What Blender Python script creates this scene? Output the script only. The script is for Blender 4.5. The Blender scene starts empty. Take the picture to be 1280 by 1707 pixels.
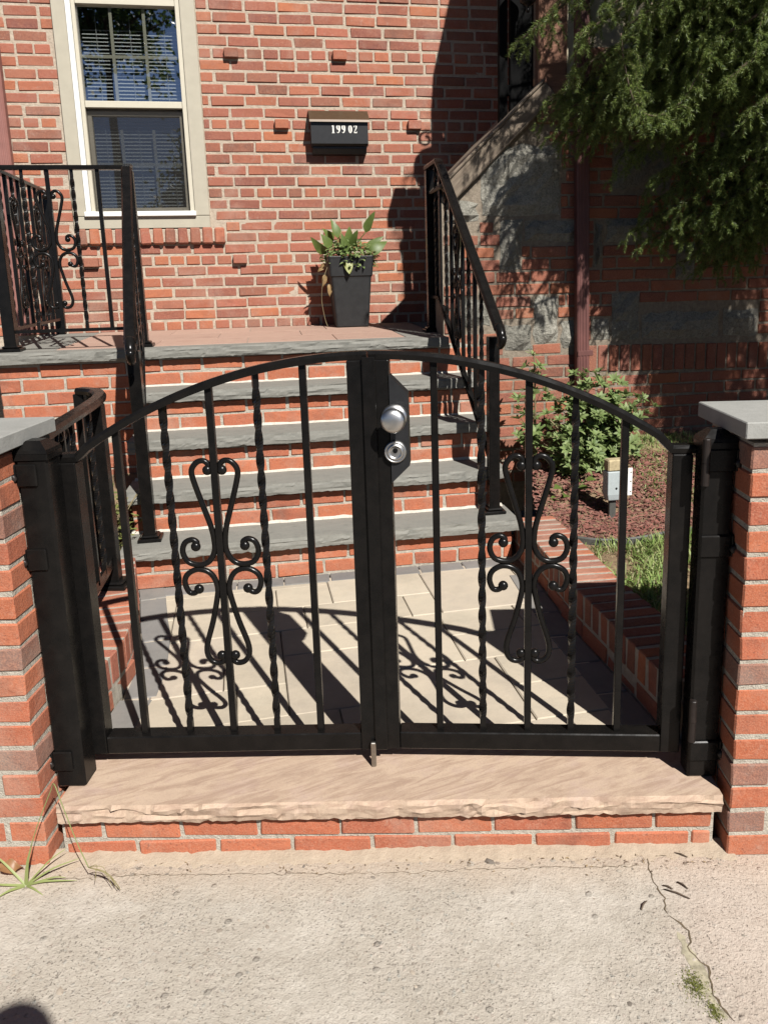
import bpy, math, random
import numpy as np
from mathutils import Matrix, Vector

# ------------------------------------------------------------------ scene, camera, light
sc = bpy.context.scene
COL = sc.collection
PI = math.pi

cam_d = bpy.data.cameras.new("camera")
cam = bpy.data.objects.new("camera", cam_d)
COL.objects.link(cam)
sc.camera = cam
PITCH, ROLL, YAW, CAM_H = 0.2013, 0.0251, 0.0112, 1.448


def cam_axes():
    cy, sy = math.cos(YAW), math.sin(YAW)
    right, fwd, up = Vector((cy, sy, 0)), Vector((-sy, cy, 0)), Vector((0, 0, 1))
    cp, sp = math.cos(PITCH), math.sin(PITCH)
    f2, u2 = fwd * cp - up * sp, up * cp + fwd * sp
    cr, sr = math.cos(ROLL), math.sin(ROLL)
    return right * cr - u2 * sr, u2 * cr + right * sr, f2


AX, AY, AF = cam_axes()
cam.matrix_world = Matrix(((AX.x, AY.x, -AF.x, 0), (AX.y, AY.y, -AF.y, 0), (AX.z, AY.z, -AF.z, CAM_H), (0, 0, 0, 1)))
cam_d.sensor_width = 36
cam_d.lens = 27.35
cam_d.shift_x = -0.0261
cam_d.shift_y = -0.0726
cam_d.clip_start = 0.05
cam_d.clip_end = 500

world = bpy.data.worlds.new("World")
sc.world = world
world.use_nodes = True
wn = world.node_tree
sky = wn.nodes.new("ShaderNodeTexSky")
sky.sky_type = 'NISHITA'
sky.sun_disc = False
SUN_TO = Vector((0.544, -0.981, 1.093)).normalized()
sky.sun_elevation = math.asin(SUN_TO.z)
sky.sun_rotation = math.atan2(SUN_TO.x, SUN_TO.y)
sky.air_density = 0.32
sky.dust_density = 0.08
sky.ozone_density = 1.0
bg = wn.nodes["Background"]
bg.inputs["Strength"].default_value = 0.05
wn.links.new(sky.outputs[0], bg.inputs["Color"])

sun_d = bpy.data.lights.new("sun", 'SUN')
sun_d.energy = 5.0
sun_d.angle = math.radians(0.53)
sun_d.color = (1.0, 0.965, 0.915)
sun = bpy.data.objects.new("sun", sun_d)
COL.objects.link(sun)
sun.rotation_euler = SUN_TO.to_track_quat('Z', 'Y').to_euler()
sun.location = SUN_TO * 20

vs = sc.view_settings
vs.view_transform = 'Standard'
vs.look = 'None'
vs.exposure = 0.97
vs.gamma = 1.0
vs.use_curve_mapping = False

sc.render.engine = 'CYCLES'
try:
    sc.cycles.max_bounces = 8
    sc.cycles.diffuse_bounces = 3
    sc.cycles.glossy_bounces = 3
    sc.cycles.transparent_max_bounces = 16
    sc.cycles.caustics_reflective = False
    sc.cycles.caustics_refractive = False
    sc.cycles.use_denoising = True
except Exception:
    pass

RNG = random.Random(7)
NP = np.random.default_rng(11)

# ------------------------------------------------------------------ the house frame (turned against the gate line)
TH = 0.186
CT, ST = math.cos(TH), math.sin(TH)


def H(u, v, z=0.0):
    return Vector((u * CT - v * ST, u * ST + v * CT, z))


def HM(u, v, z=0.0):
    return Matrix.Translation(H(u, v, z)) @ Matrix.Rotation(TH, 4, 'Z')


ZG, RISE, TREAD, V0, OVER = 0.169, 0.1945, 0.1946, 3.263, 0.033
VL = V0 + 4 * TREAD
ZL = ZG + 5 * RISE
VF = 5.301
VW = 4.2
GZ = -0.012
ZS = 0.156


def pix(p):
    q = Vector(p) - Vector((0, 0, CAM_H))
    d = q.dot(AF)
    if d < 0.1:
        return (-9999, -9999, d)
    return (684.6 + 1296.7 * q.dot(AX) / d, 729.5 - 1296.7 * q.dot(AY) / d, d)


def in_view(p, m=25):
    x, y, d = pix(p)
    return d > 0.1 and -m < x < 1280 + m and -m < y < 1707 + m


# ------------------------------------------------------------------ object helpers
def tag(o, label=None, cat=None, group=None, kind=None):
    if label: o["label"] = label
    if cat: o["category"] = cat
    if group: o["group"] = group
    if kind: o["kind"] = kind
    return o


def empty(name, M, label=None, cat=None, group=None):
    o = bpy.data.objects.new(name, None)
    o.empty_display_size = 0.1
    COL.objects.link(o)
    o.matrix_world = M if isinstance(M, Matrix) else Matrix.Translation(M)
    return tag(o, label, cat, group)


def link(name, me, parent=None, M=None, kind=None, label=None):
    o = bpy.data.objects.new(name, me)
    COL.objects.link(o)
    if parent is not None:
        o.parent = parent
    if M is not None:
        o.matrix_local = M if isinstance(M, Matrix) else Matrix.Translation(M)
    return tag(o, label, None, None, kind)


class MB:
    """collects shapes for ONE mesh object"""

    def __init__(self):
        self.v, self.f, self.sm = [], [], []

    def add(self, vs_, fs_, smooth=False, M=None):
        b = len(self.v)
        if M is not None:
            vs_ = [M @ Vector(p) for p in vs_]
        self.v += [tuple(p) for p in vs_]
        self.f += [tuple(b + i for i in f) for f in fs_]
        self.sm += [smooth] * len(fs_)

    def box(self, x0, x1, y0, y1, z0, z1, b=0.0, M=None, jit=0.0, rng=None):
        c, h = ((x0 + x1) / 2, (y0 + y1) / 2, (z0 + z1) / 2), ((x1 - x0) / 2, (y1 - y0) / 2, (z1 - z0) / 2)
        if b <= 0:
            vs_ = [(c[0] + sx * h[0], c[1] + sy * h[1], c[2] + sz * h[2]) for sx in (-1, 1) for sy in (-1, 1) for sz in (-1, 1)]
            self.add(vs_, [(0, 1, 3, 2), (4, 6, 7, 5), (0, 4, 5, 1), (2, 3, 7, 6), (0, 2, 6, 4), (1, 5, 7, 3)], M=M)
            return
        b = min(b, *[k * 0.49 * 2 for k in h])
        vs_, idx = [], {}
        for sx in (-1, 1):
            for sy in (-1, 1):
                for sz in (-1, 1):
                    j = [0, 0, 0]
                    if jit and rng:
                        j = [rng.uniform(-jit, jit) for _ in range(3)]
                    for a in range(3):
                        p = [sx * h[0], sy * h[1], sz * h[2]]
                        s = (sx, sy, sz)
                        for k in range(3):
                            if k != a:
                                p[k] -= s[k] * b
                        idx[(sx, sy, sz, a)] = len(vs_)
                        vs_.append(tuple(c[k] + p[k] + j[k] for k in range(3)))
        fs_ = []
        S = (-1, 1)
        I = lambda s, a: idx[(s[0], s[1], s[2], a)]
        for a in range(3):
            b1, c1 = (a + 1) % 3, (a + 2) % 3
            for sa in S:
                q = []
                for (p1, p2) in ((-1, -1), (1, -1), (1, 1), (-1, 1)):
                    s = [0, 0, 0]; s[a] = sa; s[b1] = p1; s[c1] = p2
                    q.append(I(s, a))
                fs_.append(tuple(q if sa > 0 else q[::-1]))
        for a in range(3):
            b1, c1 = (a + 1) % 3, (a + 2) % 3
            for s1 in S:
                for s2 in S:
                    s = [0, 0, 0]; s[b1] = s1; s[c1] = s2
                    lo, hi = list(s), list(s)
                    lo[a], hi[a] = -1, 1
                    q = (I(lo, b1), I(hi, b1), I(hi, c1), I(lo, c1))
                    fs_.append(q if s1 * s2 < 0 else q[::-1])
        for sx in S:
            for sy in S:
                for sz in S:
                    s = (sx, sy, sz)
                    q = (I(s, 0), I(s, 1), I(s, 2))
                    fs_.append(q if sx * sy * sz > 0 else q[::-1])
        self.add(vs_, fs_, M=M)

    def prism(self, pts, z0, z1, bev=0.0, M=None):
        """polygon (x, y, counter-clockwise) extruded in z, top edge chamfered"""
        n = len(pts)
        if n < 3:
            return
        P = [Vector((p[0], p[1])) for p in pts]
        cen = sum(P, Vector((0, 0))) / n
        vs_ = [(p.x, p.y, z0) for p in P]
        if bev > 0:
            vs_ += [(p.x, p.y, z1 - bev) for p in P]
            for p in P:
                dlt = cen - p
                l = max(dlt.length, 1e-6)
                q = p + dlt * min(bev * 1.4 / l, 0.5)
                vs_.append((q.x, q.y, z1))
            fs_ = [(i, (i + 1) % n, n + (i + 1) % n, n + i) for i in range(n)] + [(n + i, n + (i + 1) % n, 2 * n + (i + 1) % n, 2 * n + i) for i in range(n)]
            fs_ += [tuple(range(2 * n, 3 * n)), tuple(range(n - 1, -1, -1))]
        else:
            vs_ += [(p.x, p.y, z1) for p in P]
            fs_ = [(i, (i + 1) % n, n + (i + 1) % n, n + i) for i in range(n)]
            fs_ += [tuple(range(n, 2 * n)), tuple(range(n - 1, -1, -1))]
        self.add(vs_, fs_, M=M)

    def tube(self, pts, r, n=8, caps=True, smooth=True, M=None, flat=None):
        """round tube; r number or list; flat=(a,b) squashes section"""
        P = [Vector(p) for p in pts]
        m = len(P)
        R = r if isinstance(r, (list, tuple)) else [r] * m
        vs_, fs_ = [], []
        t0 = (P[1] - P[0]).normalized()
        ref = Vector((0, 0, 1)) if abs(t0.z) < 0.9 else Vector((1, 0, 0))
        nx = t0.cross(ref).normalized()
        for i in range(m):
            t = (P[min(i + 1, m - 1)] - P[max(i - 1, 0)]).normalized()
            nx = (nx - t * nx.dot(t)).normalized()
            ny = t.cross(nx)
            for k in range(n):
                a = 2 * PI * k / n
                vs_.append(P[i] + (nx * math.cos(a) + ny * math.sin(a)) * R[i])
        for i in range(m - 1):
            for k in range(n):
                fs_.append((i * n + k, i * n + (k + 1) % n, (i + 1) * n + (k + 1) % n, (i + 1) * n + k))
        if caps:
            fs_.append(tuple(range(n - 1, -1, -1)))
            fs_.append(tuple((m - 1) * n + k for k in range(n)))
        self.add(vs_, fs_, smooth, M)

    def sweep(self, pts, prof, up=(0, 0, 1), M=None, smooth=False):
        """profile [(side, up)] swept along pts, miters by averaging"""
        P = [Vector(p) for p in pts]
        U = Vector(up)
        m, n = len(P), len(prof)
        vs_, fs_ = [], []
        for i in range(m):
            t = (P[min(i + 1, m - 1)] - P[max(i - 1, 0)]).normalized()
            s = t.cross(U)
            s = s.normalized() if s.length > 1e-5 else Vector((1, 0, 0))
            w = s.cross(t)
            if i == 0: w0 = w
            if w.dot(w0) < 0: w, s = -w, -s
            w0 = w
            for a, b in prof:
                vs_.append(P[i] + s * a + w * b)
        for i in range(m - 1):
            for k in range(n):
                fs_.append((i * n + k, i * n + (k + 1) % n, (i + 1) * n + (k + 1) % n, (i + 1) * n + k))
        fs_.append(tuple(range(n - 1, -1, -1)))
        fs_.append(tuple((m - 1) * n + k for k in range(n)))
        self.add(vs_, fs_, smooth, M)

    def lathe(self, prof, n=24, axis='Z', M=None, smooth=True):
        vs_, fs_ = [], []
        for r, z in prof:
            for k in range(n):
                a = 2 * PI * k / n
                x, y = r * math.cos(a), r * math.sin(a)
                vs_.append((x, y, z) if axis == 'Z' else ((x, -z, y)))
        m = len(prof)
        for i in range(m - 1):
            for k in range(n):
                fs_.append((i * n + k, i * n + (k + 1) % n, (i + 1) * n + (k + 1) % n, (i + 1) * n + k))
        fs_.append(tuple(range(n - 1, -1, -1)))
        fs_.append(tuple((m - 1) * n + k for k in range(n)))
        self.add(vs_, fs_, smooth, M)

    def ball(self, c, r, n=10, m=7, sc_=(1, 1, 1)):
        prof = [(max(r * math.sin(PI * i / (m - 1)), 1e-4), -r * math.cos(PI * i / (m - 1))) for i in range(m)]
        self.lathe(prof, n, M=Matrix.Translation(c) @ Matrix.Diagonal((*sc_, 1)))

    def mesh(self, name, mat=None):
        me = bpy.data.meshes.new(name)
        me.from_pydata(self.v, [], self.f)
        if any(self.sm):
            me.polygons.foreach_set("use_smooth", self.sm)
        if mat is not None:
            me.materials.append(mat)
        me.update()
        return me

    def build(self, name, mat, parent=None, M=None, kind=None, label=None):
        return link(name, self.mesh(name, mat), parent, M, kind, label)


def fix_normals(o):
    import bmesh
    bm = bmesh.new()
    bm.from_mesh(o.data)
    bmesh.ops.recalc_face_normals(bm, faces=bm.faces)
    bm.to_mesh(o.data)
    bm.free()
    return o


def np_mesh(name, V, F, mat, smooth=False):
    """V (n,3) array, F (m,k) array of equal-size faces"""
    V = np.asarray(V, np.float32); F = np.asarray(F, np.int32)
    me = bpy.data.meshes.new(name)
    k = F.shape[1]
    me.vertices.add(len(V)); me.loops.add(F.size); me.polygons.add(len(F))
    me.vertices.foreach_set("co", V.ravel())
    me.loops.foreach_set("vertex_index", F.ravel())
    me.polygons.foreach_set("loop_start", np.arange(0, F.size, k, dtype=np.int32))
    try:
        me.polygons.foreach_set("loop_total", np.full(len(F), k, np.int32))
    except Exception:
        pass
    if smooth:
        me.polygons.foreach_set("use_smooth", np.ones(len(F), bool))
    me.materials.append(mat)
    me.update(calc_edges=True)
    return me


# ------------------------------------------------------------------ materials
ALB = 0.75        # all colours below are multiplied by this: real-world reflectances under the exposure set above


class NT:
    def __init__(self, name):
        self.m = bpy.data.materials.new(name)
        self.m.use_nodes = True
        self.t = self.m.node_tree
        self.n, self.l = self.t.nodes, self.t.links
        self.b = self.n["Principled BSDF"]
        self.out = self.n["Material Output"]

    def new(self, typ, **kw):
        x = self.n.new("ShaderNode" + typ)
        for k, v in kw.items():
            if k in x.inputs: x.inputs[k].default_value = v
            else: setattr(x, k, v)
        return x

    def con(self, a, b): self.l.new(a, b)

    def coord(self, rnd=False, scale=None, out="Object"):
        tc = self.new("TexCoord").outputs[out]
        if rnd:
            oi = self.new("ObjectInfo")
            vm = self.new("VectorMath", operation='SCALE')
            cx = self.new("CombineXYZ")
            for i in range(3):
                self.con(oi.outputs["Random"], cx.inputs[i])
            self.con(cx.outputs[0], vm.inputs[0]); vm.inputs["Scale"].default_value = 37.0
            ad = self.new("VectorMath", operation='ADD')
            self.con(tc, ad.inputs[0]); self.con(vm.outputs[0], ad.inputs[1])
            tc = ad.outputs[0]
        if scale:
            mp = self.new("Mapping"); mp.inputs["Scale"].default_value = scale
            self.con(tc, mp.inputs["Vector"]); tc = mp.outputs[0]
        return tc

    def noise(self, vec, scale, detail=4, rough=0.6, dist=0.0):
        x = self.new("TexNoise"); x.inputs["Scale"].default_value = scale; x.inputs["Detail"].default_value = detail
        x.inputs["Roughness"].default_value = rough; x.inputs["Distortion"].default_value = dist
        if vec is not None: self.con(vec, x.inputs["Vector"])
        return x.outputs["Fac"]

    def voro(self, vec, scale, feature='F1', out="Distance"):
        x = self.new("TexVoronoi"); x.feature = feature; x.inputs["Scale"].default_value = scale
        if vec is not None: self.con(vec, x.inputs["Vector"])
        return x.outputs[out]

    def ramp(self, fac, stops, interp='LINEAR'):
        x = self.new("ValToRGB"); cr = x.color_ramp; cr.interpolation = interp
        while len(cr.elements) < len(stops): cr.elements.new(0.5)
        for e, (p, c) in zip(cr.elements, stops):
            e.position = p
            e.color = (c, c, c, 1) if isinstance(c, (int, float)) else (*c, 1)
        self.con(fac, x.inputs["Fac"])
        return x.outputs["Color"]

    def mix(self, fac, a, b, mode='MIX'):
        x = self.new("Mix", data_type='RGBA', blend_type=mode)
        for s, v in (("Factor", fac),):
            if isinstance(v, (int, float)): x.inputs[0].default_value = v
            else: self.con(v, x.inputs[0])
        for i, v in ((6, a), (7, b)):
            if isinstance(v, tuple): x.inputs[i].default_value = (*v, 1)
            else: self.con(v, x.inputs[i])
        return x.outputs[2]

    def math(self, op, a, b=0.0, clamp=False):
        x = self.new("Math", operation=op, use_clamp=clamp)
        for i, v in enumerate((a, b)):
            if isinstance(v, (int, float)): x.inputs[i].default_value = v
            else: self.con(v, x.inputs[i])
        return x.outputs[0]

    def bump(self, h, strength, dist):
        x = self.new("Bump"); x.inputs["Strength"].default_value = strength; x.inputs["Distance"].default_value = dist
        self.con(h, x.inputs["Height"]); self.con(x.outputs[0], self.b.inputs["Normal"])

    def fin(self, col=None, rough=0.8, spec=0.3, metal=0.0):
        if col is not None:
            if isinstance(col, tuple): self.b.inputs["Base Color"].default_value = (*[k * ALB for k in col], 1)
            else: self.con(self.mix(1.0, col, (ALB, ALB, ALB), 'MULTIPLY'), self.b.inputs["Base Color"])
        if isinstance(rough, (int, float)): self.b.inputs["Roughness"].default_value = rough
        else: self.con(rough, self.b.inputs["Roughness"])
        self.b.inputs["Specular IOR Level"].default_value = spec
        self.b.inputs["Metallic"].default_value = metal
        return self.m


def brick_mat(name, tones, island, smear=0.25, smear_col=(0.42, 0.34, 0.27), speck=0.5):
    t = NT(name)
    if island:
        tone = t.new("NewGeometry").outputs["Random Per Island"]
        vec = t.coord()
    else:
        oi = t.new("ObjectInfo")
        sp = t.new("SeparateColor"); t.con(oi.outputs["Color"], sp.inputs[0])
        tone = sp.outputs[0]
        vec = t.coord(rnd=True)
    n = len(tones)
    col = t.ramp(tone, [(i / (n - 1), c) for i, c in enumerate(tones)])
    n1 = t.noise(vec, 18, 3)
    col = t.mix(t.ramp(n1, [(0.3, 0.0), (0.7, 0.55)]), col, (0.28, 0.10, 0.062), 'MIX')
    n2 = t.noise(vec, 260, 2, 0.7)
    col = t.mix(t.ramp(n2, [(0.42, 0.0), (0.68, speck)]), col, (0.50, 0.24, 0.15))
    n2b = t.noise(vec, 170, 2, 0.6)
    col = t.mix(t.ramp(n2b, [(0.60, 0.0), (0.72, 0.6)]), col, (0.12, 0.055, 0.045))
    n3 = t.noise(vec, 26, 6, 0.72)
    col = t.mix(t.ramp(n3, [(0.58, 0.0), (0.78, smear)]), col, smear_col)
    gp = t.new("NewGeometry").outputs["Position"]
    w1 = t.noise(gp, 2.6, 6, 0.68, 0.6)
    col = t.mix(t.ramp(w1, [(0.50, 0.0), (0.72, 0.42)]), col, smear_col)
    w2 = t.noise(gp, 3.7, 5, 0.7)
    col = t.mix(t.ramp(w2, [(0.28, 0.45), (0.46, 0.0)]), col, (0.10, 0.06, 0.05))
    hh = t.math('ADD', t.math('MULTIPLY', n2, 0.5), t.math('MULTIPLY', t.noise(vec, 60, 4), 1.0))
    t.bump(hh, 0.55, 0.004)
    return t.fin(col, 0.92, 0.12)


NEW_T = [(0.37, 0.105, 0.050), (0.45, 0.135, 0.062), (0.40, 0.115, 0.060), (0.48, 0.155, 0.078), (0.34, 0.095, 0.054), (0.43, 0.130, 0.065), (0.21, 0.125, 0.10), (0.19, 0.13, 0.11)]
OLD_T = [(0.30, 0.11, 0.075), (0.43, 0.145, 0.066), (0.25, 0.085, 0.07), (0.33, 0.115, 0.078), (0.17, 0.065, 0.058), (0.41, 0.135, 0.075), (0.28, 0.12, 0.085), (0.16, 0.08, 0.062), (0.36, 0.12, 0.082), (0.21, 0.08, 0.066)]
M_NEW = brick_mat("new_red_brick", NEW_T, False, 0.4)
M_NEW_I = brick_mat("new_red_brick_mass", NEW_T[:6], True, 0.22)
M_OLD = brick_mat("old_red_brick", OLD_T, False, 0.6, (0.42, 0.31, 0.25))
M_OLD_I = brick_mat("old_red_brick_mass", OLD_T, True, 0.6, (0.42, 0.31, 0.25))

M_PORCH = brick_mat("shade_darkened_porch_brick", [tuple(k * .78 for k in q) for q in OLD_T], False, 0.4, (0.30, 0.23, 0.18))  # old house brick tones darkened: deep shade put into the colour
M_PORCH_SHADE_I = brick_mat("shade_darkened_porch_brick_mass", [tuple(k * .78 for k in q) for q in OLD_T], True, 0.4, (0.30, 0.23, 0.18))


def mortar_mat(name, a, b):
    t = NT(name)
    v = t.coord()
    n = t.noise(v, 45, 5)
    c = t.ramp(n, [(0.3, a), (0.7, b)])
    c = t.mix(t.ramp(t.noise(v, 400, 2), [(0.5, 0.0), (0.7, 0.5)]), c, tuple(k * 0.6 for k in a))
    t.bump(t.math('ADD', t.noise(v, 220, 3), t.math('MULTIPLY', n, 1.5)), 0.8, 0.005)
    return t.fin(c, 0.95, 0.1)


M_MORTAR = mortar_mat("grey_mortar", (0.36, 0.325, 0.265), (0.50, 0.455, 0.38))
M_MORTAR_OLD = mortar_mat("old_mortar", (0.40, 0.325, 0.25), (0.54, 0.455, 0.36))


def stone_mat(name, cols, bands=None, rough=0.8, nsc=14, bump=0.4, bd=0.004, rotz=0.0, vary=0.12):
    t = NT(name)
    v = t.coord(rnd=True)
    n = t.noise(v, nsc, 6, 0.65)
    k = len(cols)
    c = t.ramp(n, [(0.25 + 0.5 * i / (k - 1), x) for i, x in enumerate(cols)])
    if bands:
        rv_ = t.new("Mapping"); rv_.inputs["Rotation"].default_value = (0, 0, rotz)
        t.con(t.coord(), rv_.inputs["Vector"])
        mp_ = t.new("Mapping"); mp_.inputs["Scale"].default_value = bands[1]
        t.con(rv_.outputs[0], mp_.inputs["Vector"]); vec = mp_.outputs[0]
        w = t.noise(vec, bands[2], 6, 0.62, 1.6)
        c = t.mix(t.ramp(w, [(0.44, 0.0), (0.62, bands[3])]), c, bands[0])
    oi = t.new('ObjectInfo')
    c = t.mix(t.ramp(oi.outputs['Random'], [(0.0, 0.0), (1.0, vary)]), c, tuple(x * 0.45 for x in cols[0]))
    f = t.noise(v, 300, 2)
    c = t.mix(t.ramp(f, [(0.5, 0.0), (0.75, 0.35)]), c, tuple(x * 0.55 for x in cols[0]))
    t.bump(t.math('ADD', t.math('MULTIPLY', f, 0.25), t.noise(v, 40, 5)), bump, bd)
    return t.fin(c, rough, 0.25)


M_BLUE = stone_mat("bluestone", [(0.155, 0.155, 0.138), (0.225, 0.22, 0.195), (0.19, 0.187, 0.165)], ((0.26, 0.25, 0.218), (1, 3, 9), 5, 0.45), bump=.25)
M_CAP = stone_mat("grey_cap_stone", [(0.27, 0.27, 0.25), (0.36, 0.355, 0.33)], None, 0.85, 9)
M_PINK = stone_mat("pink_sandstone", [(0.43, 0.315, 0.235), (0.52, 0.39, 0.285), (0.45, 0.325, 0.275)], ((0.30, 0.195, 0.14), (1.6, 9.0, 9.0), 3.6, 0.58), 0.85, 7, 0.25, rotz=-.42)
M_TILE = stone_mat("red_landing_tile", [(0.33, 0.205, 0.16), (0.41, 0.27, 0.21), (0.37, 0.235, 0.19)], ((0.45, 0.32, 0.245), (2, 8, 3), 3, 0.5), 0.75, 10, 0.2)
M_GRANITE = stone_mat("granite_block", [(0.25, 0.24, 0.20), (0.42, 0.40, 0.34), (0.31, 0.30, 0.25)], ((0.17, 0.16, 0.13), (8, 8, 8), 7, 0.7), 0.95, 55, 1.0, 0.02, vary=0.55)
M_PAVE = None


def paver_mat(name, cols, b):
    t = NT(name)
    v = t.coord(rnd=True)
    oi = t.new("ObjectInfo")
    c = t.ramp(oi.outputs["Random"], [(i / (len(cols) - 1), x) for i, x in enumerate(cols)])
    n = t.noise(v, 9, 5, 0.6, 0.8)
    c = t.mix(t.ramp(n, [(0.35, 0.0), (0.7, 0.55)]), c, b)
    gp = t.new('NewGeometry').outputs['Position']
    c = t.mix(t.ramp(t.noise(gp, 3.0, 6, 0.7), [(0.46, 0.0), (0.70, 0.38)]), c, tuple(k * 0.55 for k in cols[0]))
    f = t.noise(v, 350, 2)
    c = t.mix(t.ramp(f, [(0.55, 0.0), (0.75, 0.3)]), c, tuple(k * 0.5 for k in cols[0]))
    t.bump(t.math('ADD', t.math('MULTIPLY', f, 0.4), t.noise(v, 30, 5)), 0.35, 0.004)
    return t.fin(c, 0.85, 0.2)


M_PAVE = paver_mat("cream_paver", [(0.45, 0.395, 0.305), (0.51, 0.445, 0.35), (0.42, 0.365, 0.285), (0.48, 0.41, 0.335)], (0.56, 0.475, 0.36))
M_CHAR = paver_mat("charcoal_paver", [(0.17, 0.165, 0.16), (0.23, 0.22, 0.21), (0.20, 0.19, 0.175)], (0.26, 0.24, 0.215))


def plain(name, col, rough=0.5, spec=0.5, metal=0.0, var=0.0, nsc=40, bump=0.0):
    t = NT(name)
    c = col
    if var or bump:
        v = t.coord(rnd=True)
        n = t.noise(v, nsc, 4)
        if var: c = t.mix(t.ramp(n, [(0.3, 0.0), (0.7, 1.0)]), tuple(k * (1 - var) for k in col), tuple(k * (1 + var) for k in col))
        if bump: t.bump(n, bump, 0.002)
    return t.fin(c, rough, spec, metal)


def black_metal(name):
    t = NT(name)
    v = t.coord(rnd=True)
    n = t.noise(v, 22, 4)
    c = t.ramp(n, [(0.35, (0.0055, 0.0052, 0.005)), (0.75, (0.010, 0.0088, 0.008))])
    d = t.noise(v, 6, 6, 0.75)
    c = t.mix(t.ramp(d, [(0.62, 0.0), (0.8, 0.22)]), c, (0.045, 0.037, 0.031))
    r = t.ramp(t.noise(v, 30, 3), [(0.3, 0.20), (0.7, 0.32)])
    t.bump(t.noise(v, 120, 2), 0.08, 0.001)
    return t.fin(c, r, 0.16)


M_BLACK = black_metal("black_painted_iron")
M_BLACKBOX = plain("black_powder_coat", (0.014, 0.014, 0.015), 0.42, 0.4, 0, 0.2)
M_NICKEL = plain("satin_nickel", (0.66, 0.65, 0.63), 0.35, 0.5, 1.0, 0.04, 60, 0.02)
M_STEEL = plain("galvanised_steel", (0.45, 0.43, 0.39), 0.38, 0.5, 1.0, 0.15)
M_RUSTY = plain("dull_brown_steel", (0.018, 0.013, 0.011), 0.45, 0.3, 0.0, 0.3)
M_BED = mortar_mat("pale_bed_mortar", (0.50, 0.46, 0.39), (0.64, 0.60, 0.52))
M_CASING = plain("putty_painted_trim", (0.40, 0.365, 0.285), 0.55, 0.35, 0, 0.06, 12, 0.03)
M_VINYL = plain("cream_window_vinyl", (0.52, 0.48, 0.38), 0.45, 0.4, 0, 0.03)
M_WHITE = plain("white_window_trim", (0.80, 0.79, 0.74), 0.45, 0.4)
M_BLIND = plain("white_blind_slat", (0.68, 0.68, 0.67), 0.5, 0.4)
M_DARK = plain("dark_room", (0.012, 0.012, 0.012), 0.9, 0.1)
M_PIPE = plain("red_painted_pipe", (0.26, 0.115, 0.095), 0.55, 0.35, 0, 0.15, 8, 0.05)
M_PIPE_D = plain("dark_red_pipe", (0.13, 0.052, 0.045), 0.55, 0.3, 0, 0.2, 8, 0.05)
M_POT = plain("black_plastic_pot", (0.016, 0.016, 0.016), 0.55, 0.35, 0, 0.25, 25, 0.05)
M_SOIL = plain("potting_soil", (0.03, 0.02, 0.014), 0.95, 0.1, 0, 0.4, 90, 0.8)
M_BRONZE = plain("bronze_lid", (0.075, 0.047, 0.025), 0.45, 0.4, 0.25, 0.1)
M_DIGIT = plain("white_digit", (0.72, 0.70, 0.64), 0.5, 0.3)
M_GREYBOX = plain("grey_plastic_box", (0.36, 0.40, 0.40), 0.5, 0.4, 0, 0.08)
M_TAN = plain("weathered_tan_top", (0.40, 0.33, 0.20), 0.8, 0.2, 0, 0.25, 60)
M_EDGE = plain("dark_rubber_edging", (0.07, 0.07, 0.062), 0.6, 0.3, 0, 0.25, 30)
M_STUCCO = plain("cream_stucco", (0.50, 0.44, 0.31), 0.9, 0.15, 0, 0.1, 30, 0.3)
M_DOORB = plain("black_door_paint", (0.006, 0.006, 0.006), 0.85, 0.05)


def wood_mat(name, a, b):
    t = NT(name)
    v = t.coord(rnd=True, scale=(3, 30, 30))
    n = t.noise(v, 3, 6, 0.65, 0.5)
    c = t.ramp(n, [(0.3, a), (0.7, b)])
    t.bump(n, 0.5, 0.004)
    return t.fin(c, 0.85, 0.15)


M_BOARD = wood_mat("weathered_board", (0.13, 0.10, 0.075), (0.27, 0.22, 0.165))
M_TIMBER = wood_mat("brown_timber", (0.17, 0.085, 0.055), (0.26, 0.14, 0.095))


def leaf_mat(name, cols, trans=0.25, rough=0.45, veins=True):
    t = NT(name)
    g = t.new("NewGeometry")
    n = len(cols)
    c = t.ramp(g.outputs["Random Per Island"], [(i / (n - 1), x) for i, x in enumerate(cols)])
    if veins:
        c = t.mix(t.ramp(t.noise(t.coord(), 60, 3), [(0.35, 0.0), (0.7, 0.35)]), c, tuple(k * 0.6 for k in cols[0]))
    t.fin(c, rough, 0.35)
    tr = t.new("BsdfTranslucent")
    t.con(c, tr.inputs["Color"])
    mx = t.new("MixShader"); mx.inputs[0].default_value = trans
    t.con(t.b.outputs[0], mx.inputs[1]); t.con(tr.outputs[0], mx.inputs[2])
    t.con(mx.outputs[0], t.out.inputs["Surface"])
    return t.m


M_SPRUCE = leaf_mat("spruce_needles", [(0.06, 0.105, 0.026), (0.14, 0.195, 0.046), (0.25, 0.31, 0.075), (0.09, 0.14, 0.036)], 0.22, 0.5, False)
M_SHRUB = leaf_mat("shrub_leaf", [(0.16, 0.235, 0.07), (0.22, 0.29, 0.10), (0.27, 0.33, 0.135), (0.13, 0.195, 0.06)], 0.3, 0.58)
M_YEL = leaf_mat("yellow_green_leaf", [(0.17, 0.20, 0.05), (0.24, 0.24, 0.08), (0.13, 0.17, 0.05)], 0.3)
M_LEAF = leaf_mat("bright_leaf", [(0.08, 0.14, 0.028), (0.13, 0.19, 0.045), (0.17, 0.22, 0.055)], 0.35)
M_YLEAF = leaf_mat("yellow_leaf", [(0.26, 0.30, 0.05), (0.32, 0.32, 0.07)], 0.35)
M_WILT = leaf_mat("wilted_leaf", [(0.45, 0.33, 0.14), (0.38, 0.24, 0.13)], 0.3)
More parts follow.
